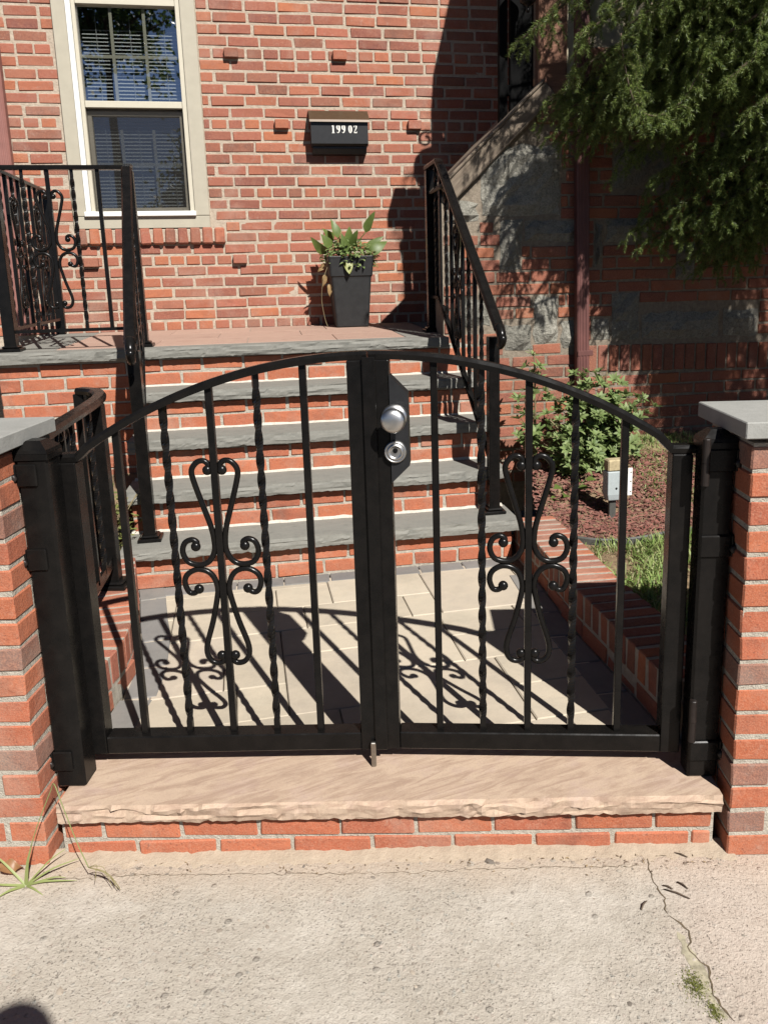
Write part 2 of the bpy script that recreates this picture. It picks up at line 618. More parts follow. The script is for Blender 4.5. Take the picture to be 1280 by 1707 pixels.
M_GRASS = leaf_mat("grass_blade", [(0.20, 0.33, 0.075), (0.28, 0.38, 0.11), (0.36, 0.38, 0.16), (0.16, 0.27, 0.06), (0.45, 0.41, 0.24)], 0.3, 0.5, False)
M_MOSS = leaf_mat("moss", [(0.16, 0.18, 0.03), (0.22, 0.23, 0.045), (0.12, 0.14, 0.03)], 0.2, 0.8, False)
M_TREE = leaf_mat("street_tree_leaf", [(0.03, 0.055, 0.015), (0.05, 0.08, 0.02), (0.07, 0.10, 0.03)], 0.3, 0.5, False)
M_MULCH = leaf_mat("red_mulch_chip", [(0.17, 0.06, 0.045), (0.24, 0.10, 0.075), (0.12, 0.045, 0.035), (0.30, 0.16, 0.12)], 0.0, 0.9, False)
M_BARK = plain("bark", (0.10, 0.075, 0.055), 0.95, 0.1, 0, 0.4, 30, 0.8)
M_STEM = plain("plant_stem", (0.20, 0.16, 0.09), 0.8, 0.2, 0, 0.2)
M_DIRT = plain("garden_soil", (0.22, 0.155, 0.095), 0.95, 0.1, 0, 0.35, 30, 0.8)
M_SAND = plain("paver_bedding", (0.16, 0.13, 0.095), 0.95, 0.1, 0, 0.2, 60, 0.4)


def glass_mat():
    t = NT("window_glass")
    lw = t.new("LayerWeight"); lw.inputs["Blend"].default_value = 0.5
    fac = t.math('ADD', 0.50, t.math('MULTIPLY', t.math('POWER', lw.outputs["Facing"], 4.0), 0.6), True)
    tr = t.new("BsdfTransparent"); tr.inputs[0].default_value = (0.86, 0.9, 0.88, 1)
    gl = t.new("BsdfGlossy"); gl.inputs["Roughness"].default_value = 0.012
    v = t.coord()
    b = t.new("Bump"); b.inputs["Strength"].default_value = 0.04; b.inputs["Distance"].default_value = 0.02
    t.con(t.noise(v, 2.2, 1), b.inputs["Height"]); t.con(b.outputs[0], gl.inputs["Normal"])
    mx = t.new("MixShader")
    t.con(fac, mx.inputs[0]); t.con(tr.outputs[0], mx.inputs[1]); t.con(gl.outputs[0], mx.inputs[2])
    t.con(mx.outputs[0], t.out.inputs["Surface"])
    return t.m


def screen_mat():
    t = NT("insect_screen")
    df = t.new("BsdfDiffuse"); df.inputs[0].default_value = (0.022, 0.021, 0.02, 1)
    tr = t.new("BsdfTransparent")
    mx = t.new("MixShader")
    n = t.noise(t.coord(scale=(3, 3, 40)), 6, 4)
    t.con(t.ramp(n, [(0.3, 0.44), (0.7, 0.58)]), mx.inputs[0])
    t.con(tr.outputs[0], mx.inputs[1]); t.con(df.outputs[0], mx.inputs[2])
    t.con(mx.outputs[0], t.out.inputs["Surface"])
    return t.m


M_GLASS, M_SCREEN = glass_mat(), screen_mat()


def concrete_mat():
    t = NT("worn_sidewalk_concrete")
    v = t.coord()
    sep = t.new("SeparateXYZ"); t.con(v, sep.inputs[0])
    n0 = t.noise(v, 3.2, 5, 0.6)
    c = t.ramp(n0, [(0.3, (0.425, 0.385, 0.325)), (0.55, (0.52, 0.475, 0.41)), (0.75, (0.485, 0.43, 0.375))])
    c = t.mix(t.ramp(t.noise(v, 30, 6, 0.7), [(0.35, 0.35), (0.65, 0.0)]), c, (0.30, 0.26, 0.21))
    # exposed aggregate: patches where the paste is worn off
    worn = t.ramp(t.math('ADD', t.noise(v, 2.4, 4, 0.6), t.math('MULTIPLY', t.math('SUBTRACT', 1.68, sep.outputs[1]), 0.28)), [(0.48, 0.0), (0.62, 1.0)])
    c = t.mix(t.math('MULTIPLY', worn, 0.30), c, (0.34, 0.295, 0.235))
    wob = t.new("TexNoise"); wob.inputs["Scale"].default_value = 110; t.con(v, wob.inputs["Vector"])
    wsc = t.new("VectorMath", operation='SCALE'); t.con(wob.outputs["Color"], wsc.inputs[0]); wsc.inputs["Scale"].default_value = 0.010
    wad = t.new("VectorMath", operation='ADD'); t.con(v, wad.inputs[0]); t.con(wsc.outputs[0], wad.inputs[1])
    v0_ = v; v = wad.outputs[0]
    cell = t.voro(v, 95, 'F1', "Color")
    sc_ = t.new("SeparateColor"); t.con(cell, sc_.inputs[0])
    d1 = t.voro(v, 95)
    isst = t.math('MULTIPLY', t.math('GREATER_THAN', sc_.outputs[0], 0.66), t.ramp(d1, [(0.3, 1.0), (0.48, 0.0)]))
    isst = t.math('MULTIPLY', isst, worn)
    stc = t.ramp(sc_.outputs[1], [(0.0, (0.19, 0.17, 0.15)), (0.3, (0.40, 0.33, 0.27)), (0.6, (0.33, 0.34, 0.31)), (1.0, (0.48, 0.38, 0.32))])
    c = t.mix(t.math('MULTIPLY', isst, 0.55), c, stc)
    v = v0_
    # large odd pebbles everywhere
    cell2 = t.voro(v, 34, 'F1', "Color")
    s2 = t.new("SeparateColor"); t.con(cell2, s2.inputs[0])
    big = t.math('MULTIPLY', t.math('GREATER_THAN', s2.outputs[0], 0.955), t.ramp(t.voro(v, 34), [(0.22, 1.0), (0.34, 0.0)]))
    c = t.mix(t.math('MULTIPLY', big, 0.42), c, (0.20, 0.185, 0.16))
    # pits
    pit = t.ramp(t.noise(v, 175, 3, 0.6), [(0.30, 1.0), (0.39, 0.0)])
    pit2 = t.math('MULTIPLY', pit, t.math('ADD', 0.35, t.math('MULTIPLY', worn, 0.65)))
    c = t.mix(t.math('MULTIPLY', pit2, 0.42), c, (0.27, 0.235, 0.19))
    # sandy orange stain along the brick line
    st = t.ramp(t.math('ADD', sep.outputs[1], t.math('MULTIPLY', t.noise(v, 7, 5), 0.16)), [(1.70, 0.0), (1.765, 0.85)])
    # ramp positions live in 0..1: shift
    return t, c, worn, isst, big, pit2, sep, v


def finish_concrete():
    t, c, worn, isst, big, pit2, sep, v = concrete_mat()
    yy = t.math('ADD', t.math('SUBTRACT', sep.outputs[1], 1.40), t.math('MULTIPLY', t.noise(v, 7, 5), 0.14))
    st = t.ramp(yy, [(0.28, 0.0), (0.38, 0.65)])
    c = t.mix(st, c, (0.44, 0.355, 0.27))
    xx = t.math('SUBTRACT', t.math('ADD', sep.outputs[0], t.math('MULTIPLY', t.noise(v, 5, 4), 0.2)), 0.45)
    rt = t.ramp(xx, [(0.15, 0.0), (0.28, 0.35)])
    c = t.mix(rt, c, (0.52, 0.41, 0.34))
    h = t.math('ADD', t.math('MULTIPLY', t.noise(v, 70, 5, 0.65), 0.5), t.math('MULTIPLY', t.noise(v, 240, 2), 0.22))
    h = t.math('ADD', h, t.math('MULTIPLY', isst, 0.10))
    h = t.math('SUBTRACT', h, t.math('MULTIPLY', pit2, 0.5))
    h = t.math('ADD', h, t.math('MULTIPLY', big, 0.3))
    t.bump(h, 0.85, 0.009)
    return t.fin(c, 0.93, 0.12)


M_CONC = finish_concrete()

# ------------------------------------------------------------------ bricks, one object each
_cache = {}


def brick_mesh(L, D, Hh, mat, var, bev=0.004, jit=0.0020):
    key = (round(L / 0.003), round(D / 0.003), round(Hh / 0.003), mat.name, var, bev)
    if key not in _cache:
        mb = MB()
        mb.box(-L / 2, L / 2, -D / 2, D / 2, -Hh / 2, Hh / 2, bev, jit=jit, rng=random.Random(hash(key[:3]) % 999 + var * 17))
        _cache[key] = mb.mesh("brick", mat)
    return _cache[key]


class Bank:
    """the bricks of one thing: the ones that show largest become parts, the rest one mass"""

    def __init__(self, parent, base, mat, mat_i, limit=300):
        self.p, self.base, self.m, self.mi, self.lim = parent, base, mat, mat_i, limit
        self.items = []

    def add(self, M, L, D, Hh, tone=None, rng=RNG, bev=0.004):
        J = Matrix.Translation((rng.uniform(-.001, .001), rng.uniform(-.0022, .0022), rng.uniform(-.001, .001))) @ Matrix.Rotation(rng.gauss(0, .006), 4, 'Y') @ Matrix.Rotation(rng.gauss(0, .006), 4, 'Z')
        self.items.append((M @ J, L, D, Hh, rng.random() if tone is None else tone, rng.randrange(5), bev))

    def flush(self):
        def score(it):
            w = self.base @ it[0].translation
            return (0 if in_view(w) else 1, -(it[1] * it[3]) ** 0.5 / max(pix(w)[2], 0.2))
        self.items.sort(key=score)
        lim = min(self.lim, len(self.items))
        while lim > 0 and score(self.items[lim - 1])[0] == 1:
            lim -= 1
        for M, L, D, Hh, tone, var, bev in self.items[:lim]:
            o = link("brick", brick_mesh(L, D, Hh, self.m, var, bev), self.p, M)
            o.color = (tone, tone, tone, 1)
        if len(self.items) > lim:
            mb = MB()
            for M, L, D, Hh, tone, var, bev in self.items[lim:]:
                mb.box(-L / 2, L / 2, -D / 2, D / 2, -Hh / 2, Hh / 2, bev, M=M)
            mb.build("brickwork", self.mi, self.p, kind='stuff')


def subtract(iv, holes):
    out = [iv]
    for a, b in holes:
        nxt = []
        for x0, x1 in out:
            if b <= x0 or a >= x1: nxt.append((x0, x1))
            else:
                if a > x0: nxt.append((x0, a))
                if b < x1: nxt.append((b, x1))
        out = nxt
    return [q for q in out if q[1] - q[0] > 0.028]


def lay(bank, T, u0, u1, z0, rows, course, L, D, joint, holes=(), header_rows=(), stagger=0.5, rng=RNG, tone=None, clip=None, wild=0.0):
    """courses of bricks on the local x-z face of T (local -y looks out); holes are (x0,x1,z0,z1)"""
    for k in range(rows):
        za, zb = z0 + k * course, z0 + (k + 1) * course - joint
        hd = k in header_rows
        pitch = (L + joint) / 2 if hd else L + joint
        x = u0 - (pitch * ((k * stagger + rng.uniform(-wild, wild)) % 1.0)) - rng.uniform(0, 0.012)
        while x < u1:
            w = pitch - joint + (rng.uniform(-.004, .004) if hd else rng.uniform(-0.009, 0.009) * (1.6 if wild else 1))
            seg = (max(x, u0), min(x + w, u1))
            x += w + joint * (rng.uniform(.75, 1.3) if wild else 1)
            if seg[1] - seg[0] < 0.028: continue
            hl = [(h[0], h[1]) for h in holes if h[2] < zb - 0.012 and h[3] > za + 0.012]
            for a, b in subtract(seg, hl):
                zt = zb
                if clip is not None:
                    zt = min(zb, clip(a), clip(b))
                    if zt - za < 0.02: continue
                dz = rng.uniform(-.0012, .0012)
                bank.add(T @ Matrix.Translation(((a + b) / 2, D / 2 - rng.uniform(0, .0025), (za + zt) / 2 + dz)), b - a, D, zt - za, tone(a, k) if tone else None, rng)

# ================================================================== SETTING
def interp(pts, t):
    if t <= pts[0][0]:
        (a, b), (c, d) = pts[0], pts[1]
    elif t >= pts[-1][0]:
        (a, b), (c, d) = pts[-2], pts[-1]
    else:
        for i in range(len(pts) - 1):
            if pts[i][0] <= t <= pts[i + 1][0]:
                (a, b), (c, d) = pts[i], pts[i + 1]
                break
    return b + (d - b) * (t - a) / (c - a)


KR = [(1.96, .684), (2.05, .668), (2.18, .645), (2.7, .545), (3.17, .487), (3.52, .43)]
KL = [(1.96, -.963), (2.3, -.963), (2.405, -.977), (2.635, -1.036), (3.06, -1.19), (3.14, -1.222)]
KTOP = 0.334
M_ASPH = stone_mat("old_asphalt", [(0.05, 0.05, 0.05), (0.07, 0.07, 0.068)], None, 0.9, 30, 0.5)

g = MB()
g.box(-120, 120, -120, 120, -0.5, -0.10)
tag(g.build("ground", M_ASPH), kind='structure')
# sidewalk: one thick sheet, finely cut where the camera looks
N = 150
xs = np.concatenate([[-30, -6], np.linspace(-1.35, 1.25, N), [6, 30]])
ys = np.concatenate([[-2.2, 0.2], np.linspace(0.95, 1.80, 60)])
XX, YY = np.meshgrid(xs, ys)
ZZ = np.full_like(XX, GZ)
for a_, b_, c_, d_ in ((.004, 3.1, 2.3, .4), (.003, 7.3, 5.1, 1.1), (.0018, 17, 13, 2.0), (.0010, 41, 37, .7)):
    ZZ += a_ * .6 * np.sin(b_ * XX + c_ * YY + d_) * np.cos(c_ * XX - b_ * YY + 2 * d_)
V = np.stack([XX.ravel(), YY.ravel(), ZZ.ravel()], -1)
nx_ = len(xs)
ii = np.arange(len(ys) - 1)[:, None] * nx_ + np.arange(nx_ - 1)[None]
F = np.stack([ii, ii + 1, ii + 1 + nx_, ii + nx_], -1).reshape(-1, 4)
sidewalk = link("sidewalk", np_mesh("sidewalk", V, F, M_CONC, True))
tag(sidewalk, kind='structure')


def walk_z(x, y):
    z = GZ
    for a_, b_, c_, d_ in ((.004, 3.1, 2.3, .4), (.003, 7.3, 5.1, 1.1), (.0018, 17, 13, 2.0), (.0010, 41, 37, .7)):
        z += a_ * .6 * math.sin(b_ * x + c_ * y + d_) * math.cos(c_ * x - b_ * y + 2 * d_)
    return z


# cracks: thin soil-filled lines, part of the sidewalk
M_CRACK = plain("crack_dirt", (0.13, 0.10, 0.065), 0.95, 0.1, 0, 0.4, 80)


def crack(pts, w):
    rg = random.Random(len(pts) * 31 + int(w * 1e5))
    P = []
    for i in range(len(pts) - 1):
        n = max(2, int(math.dist(pts[i], pts[i + 1]) / 0.012))
        for k in range(n):
            t = k / n
            P.append((pts[i][0] * (1 - t) + pts[i + 1][0] * t + rg.gauss(0, .0022), pts[i][1] * (1 - t) + pts[i + 1][1] * t + rg.gauss(0, .0022)))
    mb = MB()
    vs_, fs_ = [], []
    for i, (x, y) in enumerate(P):
        q, p = P[min(i + 1, len(P) - 1)], P[max(i - 1, 0)]
        dx, dy = q[0] - p[0], q[1] - p[1]
        l = math.hypot(dx, dy) or 1
        ww = w * rg.uniform(.35, 1.25) * (0.25 if i in (0, len(P) - 1) else 1)
        for s in (-1, 1):
            xx, yy = x - dy / l * ww * s, y + dx / l * ww * s
            vs_.append((xx, yy, walk_z(xx, yy) + .0012))
    for i in range(len(P) - 1):
        fs_.append((2 * i, 2 * i + 1, 2 * i + 3, 2 * i + 2))
    mb.add(vs_, fs_)
    return mb.build("crack", M_CRACK, sidewalk)


crack([(.553, 1.735), (.546, 1.66), (.556, 1.60), (.55, 1.54)], .0016)
crack([(.552, 1.545), (.585, 1.50), (.566, 1.45), (.590, 1.41), (.588, 1.385), (.578, 1.34), (.60, 1.27)], .0022)
M_STAIN = plain("mossy_stain", (0.36, 0.325, 0.235), 0.95, 0.1, 0, 0.3, 60, 0.6)
o = crack([(.556, 1.50), (.560, 1.45), (.572, 1.40), (.568, 1.35), (.588, 1.28)], .013)
o.data.materials.clear(); o.data.materials.append(M_STAIN); o.name = "stain"; o.location.z -= .0006
crack([(.553, 1.735), (.64, 1.738), (.735, 1.74)], .0012)
crack([(-.93, 1.69), (-.6, 1.70), (-.2, 1.694), (.2, 1.70), (.54, 1.70)], .0009)

# mortar skirt where the brick meets the sidewalk
sk = MB()
rg = random.Random(3)
n_ = 90
vs_ = []
for i in range(n_ + 1):
    x = -1.02 + 1.80 * i / n_
    y0 = 1.727 + rg.gauss(0, .007) - (.01 if rg.random() < .2 else 0)
    vs_ += [(x, y0, walk_z(x, y0) - .001), (x, y0 + .025, walk_z(x, y0) + .006 + rg.gauss(0, .0015)), (x, 1.785, walk_z(x, 1.77) + .012 + rg.gauss(0, .002))]
fs_ = []
for i in range(n_):
    for k in (0, 1):
        fs_.append((3 * i + k, 3 * i + 3 + k, 3 * i + 4 + k, 3 * i + k + 1))
sk.add(vs_, fs_, True)
sk.build("mortar_skirt", stone_mat("sandy_skirt", [(0.37, 0.30, 0.225), (0.47, 0.385, 0.29)], None, 0.95, 25, 0.9, 0.006), sidewalk)

# front yard soil (rises gently towards the house)


def yard_z(x, y):
    v = -x * ST + y * CT
    t = min(max((v - 3.25) / 1.0, 0), 1)
    return 0.285 + 0.235 * t * t * (3 - 2 * t) + .008 * math.sin(9 * x + 3 * y) * math.sin(7 * y - 2 * x)


def yard(name, fx0, fx1, y0, y1, nx, ny):
    V, F = [], []
    for j in range(ny + 1):
        y = y0 + (y1 - y0) * j / ny
        a, b = fx0(y), fx1(y)
        for i in range(nx + 1):
            t = (i / nx)
            x = a + (b - a) * t
            V.append((x, y, yard_z(x, y)))
    for j in range(ny):
        for i in range(nx):
            k = j * (nx + 1) + i
            F.append((k, k + 1, k + nx + 2, k + nx + 1))
    return tag(link(name, np_mesh(name, V, F, M_DIRT, True)), kind='structure')


yard("garden_soil", lambda y: interp(KR, min(y, 3.5)) + .17, lambda y: 7.0, 1.95, 6.5, 90, 60)
yard("side_garden_soil", lambda y: -7.0, lambda y: interp(KL, min(y, 3.2)) - .17, 1.95, 6.5, 40, 40)

# ------------------------------------------------------------------ walkway
walk = MB()
walk.prism([(-.95, 1.99), (.70, 1.99), (.40, 3.75), (-1.45, 3.35)], 0.02, ZG - .012)
walkway = tag(walk.build("walkway", M_SAND), kind='structure')


def clip_poly(poly, half):
    for (px, py, nx, ny) in half:
        out = []
        for i in range(len(poly)):
            a, b = poly[i], poly[(i + 1) % len(poly)]
            da = (a[0] - px) * nx + (a[1] - py) * ny
            db = (b[0] - px) * nx + (b[1] - py) * ny
            if da >= 0: out.append(a)
            if (da >= 0) != (db >= 0):
                t = da / (da - db)
                out.append((a[0] + (b[0] - a[0]) * t, a[1] + (b[1] - a[1]) * t))
        poly = out
        if len(poly) < 3: return []
    return poly


def area(p):
    return 0.5 * sum(p[i][0] * p[(i + 1) % len(p)][1] - p[(i + 1) % len(p)][0] * p[i][1] for i in range(len(p)))


PA = math.radians(12.5)
e1, e2 = (math.cos(PA), math.sin(PA)), (-math.sin(PA), math.cos(PA))
halfs = [(-.90, 2.0, 0.975, 0.222), (.63, 2.0, -0.985, -0.17), (0, 2.03, 0, 1)]
nst = H(0, V0 + OVER - .05)
halfs.append((nst.x, nst.y, ST, -CT))
rows_ = [3.375, 3.172, 2.962, 2.757, 2.555, 2.362, 2.165, 1.96, 1.76]
occ = {i: [] for i in range(len(rows_))}
rg = random.Random(21)
for i in range(len(rows_) - 1):
    s1, s0 = rows_[i], rows_[i + 1]
    x = -1.2 - rg.uniform(0, .2) + (i * .13) % .2
    while x < 1.3:
        blocked = [b for a, b in occ[i] if a - .001 <= x < b - .001]
        if blocked:
            x = max(blocked); continue
        w = rg.choice([.2, .302, .302, .405])
        nxt = [a for a, b in occ[i] if x < a < x + w + .06]
        if nxt: w = min(nxt) - x
        dbl = i < len(rows_) - 2 and rg.random() < .26 and w > .19
        lo = rows_[i + 2] if dbl else s0
        if dbl: occ[i + 1].append((x, x + w))
        gp = .0016
        q = [(x + gp, lo + gp), (x + w - gp, lo + gp), (x + w - gp, s1 - gp), (x + gp, s1 - gp)]
        P = [(e1[0] * a + e2[0] * b, e1[1] * a + e2[1] * b) for a, b in q]
        P = clip_poly(P, halfs)
        x += w
        if P and abs(area(P)) > .0012:
            cx_, cy_ = sum(p[0] for p in P) / len(P), sum(p[1] for p in P) / len(P)
            mb = MB()
            mb.prism([(p[0] - cx_, p[1] - cy_) for p in P], -.03, rg.uniform(-.0012, .0012), .0035)
            mb.build("paver", M_PAVE, walkway, Matrix.Translation((cx_, cy_, ZG)))


def path_points(K, off, y0, y1, step, start=0.0):
    """points every `step` along the kerb line, `off` to the right (+x); returns (pos, angle)"""
    pts = [(interp(K, y), y) for y in np.linspace(y0, y1, 200)]
    d, out, nxt = 0.0, [], start
    for i in range(len(pts) - 1):
        a, b = Vector(pts[i]), Vector(pts[i + 1])
        l = (b - a).length
        while nxt <= d + l:
            p = a + (b - a) * ((nxt - d) / l)
            t = (b - a) / l
            out.append((p + Vector((t.y, -t.x)) * off, math.atan2(t.y, t.x)))
            nxt += step
        d += l
    return out


_bp = {}
for K, off, yy in ((KL, .054, (2.03, 3.12)), (KR, -.054, (2.03, 3.32))):
    for p, a in path_points(K, off, *yy, .2015, .1):
        mb = MB()
        mb.prism([(-.0985, -.051), (.0985, -.051), (.0985, .051), (-.0985, .051)], -.03, rg.uniform(0, .0015), .0035)
        mb.build("border_paver", M_CHAR, walkway, Matrix.Translation((p.x, p.y, ZG + .0024)) @ Matrix.Rotation(a + rg.gauss(0, .008), 4, 'Z'))
uu = -.60
while uu < .97:
    mb = MB()
    mb.prism([(0, -.043), (.196, -.043), (.196, .043), (0, .043)], -.03, rg.uniform(0, .0012), .0035)
    mb.build("border_paver", M_CHAR, walkway, HM(uu, V0 + OVER - .049, ZG + .0022))
    uu += .2

# ------------------------------------------------------------------ kerbs


def kerb(K, sgn, y0, y1, label):
    c = Vector((interp(K, (y0 + y1) / 2), (y0 + y1) / 2, 0.1))
    root = empty("brick_kerb", c, label, "kerb", "low brick kerbs along the walkway")
    B = Bank(root, Matrix.Translation(c), M_OLD, M_OLD_I)
    core = MB()
    vs_, fs_ = [], []
    L = [(interp(K, y), y) for y in np.linspace(y0, y1, 30)]
    for x, y in L:
        for dx, z in ((.0025, .02), (.0025, KTOP - .0025), (.190, KTOP - .0025), (.190, .02)):
            vs_.append((x + sgn * dx - c.x, y - c.y, z - c.z))
    for i in range(len(L) - 1):
        for k in range(4):
            fs_.append((4 * i + k, 4 * i + (k + 1) % 4, 4 * i + 4 + (k + 1) % 4, 4 * i + 4 + k))
    fs_ += [(0, 1, 2, 3), tuple(4 * (len(L) - 1) + k for k in (3, 2, 1, 0))]
    core.add(vs_, fs_)
    fix_normals(core.build("mortar", M_MORTAR, root))
    rg = random.Random(5 if sgn > 0 else 6)
    for p, a in path_points(K, sgn * .097, y0, y1, .0672, .035):
        M = Matrix.Translation((p.x - c.x, p.y - c.y, KTOP - .048 - c.z)) @ Matrix.Rotation(a - PI / 2, 4, 'Z')
        B.add(M, .194, .0525, .096, rg.choice([rg.uniform(0, .75), rg.uniform(.5, 1)]), rg)
    for p, a in path_points(K, sgn * .046, y0, y1, .2035, .1):
        M = Matrix.Translation((p.x - c.x, p.y - c.y, ZG + .030 - c.z)) @ Matrix.Rotation(a, 4, 'Z')
        B.add(M, .194, .092, .058, rg.random() * .85, rg)
    B.flush()
    return root


kerb(KR, 1, 1.99, 3.52, "right brick kerb beside the lawn with a big shadow across its near end")
kerb(KL, -1, 1.99, 3.12, "left brick kerb below the short curved black railing")

# ------------------------------------------------------------------ stone slabs with rock-faced front edge


def rock_slab(u0, u1, v0, v1, z0, z1, seed, amp=.006, cell=.017, right_end=True):
    rg = np.random.default_rng(seed)
    nx = max(8, int((u1 - u0) / cell)); nz = 5
    mb = MB()
    X = np.linspace(u0, u1, nx + 1)
    low = np.interp(X, np.linspace(u0, u1, max(4, nx // 5)), rg.normal(0, amp * .7, max(4, nx // 5)))
    vs_, fs_ = [], []
    lay_ = [np.interp(np.arange(nx + 1), np.sort(rg.choice(nx + 1, max(5, nx // 4), replace=False)), rg.normal(0, amp * .75, max(5, nx // 4))) for _ in range(nz + 1)]
    lz_ = [np.interp(np.arange(nx + 1), np.sort(rg.choice(nx + 1, max(5, nx // 6), replace=False)), rg.normal(0, (z1 - z0) * .07, max(5, nx // 6))) for _ in range(nz + 1)]
    for k in range(nz + 1):
        t = k / nz
        z = z0 + (z1 - z0) * t
        edge = 0 if k == nz else (-.25 if k == 0 else 1)
        for i, x in enumerate(X):
            dy = (low[i] * .7 + lay_[k][i] + rg.normal(0, amp * .16)) * (1 if 0 < k < nz else .35) - amp * .9 * math.sin(PI * min(t * 1.0, 1)) * 1.2
            if k == nz: dy = low[i] * .25 + rg.normal(0, amp * .12)
            dz = lz_[k][i] if 0 < k < nz else (rg.normal(0, .0016) if k == 0 else 0)
            vs_.append((x, v0 + dy, z + dz))
    W = nx + 1
    for k in range(nz):
        for i in range(nx):
            a = k * W + i
            fs_.append((a, a + 1, a + 1 + W, a + W))
    b = len(vs_)
    vs_ += [(u0, v1, z0), (u1, v1, z0), (u1, v1, z1), (u0, v1, z1)]
    fs_.append(tuple([nz * W + i for i in range(W)] + [b + 2, b + 3]))
    fs_.append(tuple([i for i in range(W - 1, -1, -1)] + [b, b + 1]))
    fs_.append((b + 1, b, b + 3, b + 2))
    fs_.append(tuple([k * W + nx for k in range(nz + 1)][::-1] + [b + 1 if False else b + 1][0:0] + [b + 1, b + 2]) if False else tuple([k * W + nx for k in range(nz + 1)] + [b + 2, b + 1]))
    fs_.append(tuple([k * W for k in range(nz, -1, -1)] + [b, b + 3]))
    mb.add(vs_, fs_)
    return mb


# ------------------------------------------------------------------ threshold under the gate
thr = empty("threshold_step", (0, 1.75, GZ), "pink sandstone threshold with rough chiselled front edge under the gate", "step")
B = Bank(thr, Matrix.Translation((0, 1.75, GZ)), M_NEW, M_NEW_I)
core = MB()
core.box(-.95, .735, .0245, .33, -.06, .118 - .004)
core.build("mortar", M_MORTAR, thr)
sl = rock_slab(-.945, .742, -.005, .32, .118, .168, 4, .0042, .011)
sl.build("slab", M_PINK, thr)
lay(B, Matrix.Translation((0, .021, 0)), -.945, .728, -.0145, 2, .0677, .194, .09, .0095, rng=random.Random(9), tone=lambda a, k: random.Random(int(a * 1000)).uniform(0, .7))
B.flush()

# ------------------------------------------------------------------ gate pillars


def pillar(x_in, sgn, label, greys, zbase, cap_x):
    """inner edge x_in, body reaching outwards in sgn direction"""
    base = Vector((x_in, 1.737, GZ))
    root = empty("brick_pillar", base, label, "pillar", "brick pillars either side of the gate")
    B = Bank(root, Matrix.Translation(base), M_NEW, M_NEW_I)
    core = MB()
    a, b = sorted((sgn * .0035, sgn * .60))
    core.box(a, b, .0035, .257, -.05, 1.074)
    core.build("mortar", M_MORTAR, root)
    rg = random.Random(14 if sgn > 0 else 15)
    for k in range(16):
        za = zbase + k * .0677 - GZ
        zc, hh = za + .0286, .0572
        odd = k % 2
        tone = .97 if k in greys else rg.uniform(0, .74)

        def put(x0, x1, y0, y1, tn):
            x0, x1 = sorted((sgn * x0, sgn * x1))
            B.add(Matrix.Translation(((x0 + x1) / 2, (y0 + y1) / 2, zc)), x1 - x0, y1 - y0, hh, tn, rg)
        if odd:
            put(0, .092, 0, .194, tone); put(0, .092, .204, .26, rg.uniform(0, .8))
            x = .102
        else:
            put(0, .194, 0, .092, tone); put(0, .092, .102, .26, rg.uniform(0, .8))
            x = .204
        while x < .58:
            put(x, min(x + .194, .6), 0, .092, rg.uniform(0, 1)); x += .204
    B.flush()
    cp = MB()
    x0, x1 = sorted((cap_x - x_in, sgn * .63))
    cp.box(x0, x1, 1.708 - 1.737, 2.012 - 1.737, 1.077 - GZ, 1.116 - GZ, .0025)
    cp.build("cap_stone", M_CAP, root)
    return root


pillar(.7587, 1, "right brick pillar with a grey slab cap, its inner face in shadow", (15, 7, 3, 1), -.0146, .729)
pillar(-.976, -1, "left brick pillar with a grey slab cap at the photo's left edge", (13, 8, 4), -.0080, -.957)

# ------------------------------------------------------------------ staircase and landing
ST0 = HM(0, V0, ZG)
stair = empty("staircase", ST0, "brick staircase of four bluestone treads rising to a broad tiled landing", "stairs")
B = Bank(stair, ST0, M_NEW, M_NEW_I)
SU0, SU1 = -.655, 1.055
core = MB()
for k in range(1, 6):
    v = (k - 1) * TREAD + OVER + .0035
    v1 = k * TREAD + OVER + .02 if k < 5 else VF - V0 - .002
    core.box(SU0 + .012, SU1 - .012, v, v1, -.14, k * RISE - (.05 if k < 5 else .045))
core.box(-1.31 + .004, SU0 + .0118, 4 * TREAD + OVER + .0035, VF - V0 - .0025, -.14, 5 * RISE - .0452)
core.box(-2.4, -1.31 + .0065, 4 * TREAD + OVER + .35, VF - V0 - .003, -.14, 5 * RISE - .0454)
core.build("mortar", M_MORTAR, stair)
rg = random.Random(33)
for k in range(1, 6):
    T = Matrix.Translation((0, (k - 1) * TREAD + OVER, 0))
    z0 = (k - 1) * RISE + .006
    lay(B, T, SU0 + .012, SU1 - .012, z0, 2, .0692, .194, .092, .0105, rng=rg, stagger=.5 if k % 2 else .37, tone=lambda a, kk: rg.uniform(0, .72))
T = Matrix.Translation((0, 4 * TREAD + OVER, 0))
lay(B, T, -1.31, SU0 + .01, -.10, 15, .0677, .194, .092, .0098, rng=rg, tone=lambda a, kk: rg.uniform(0, .72), holes=[])
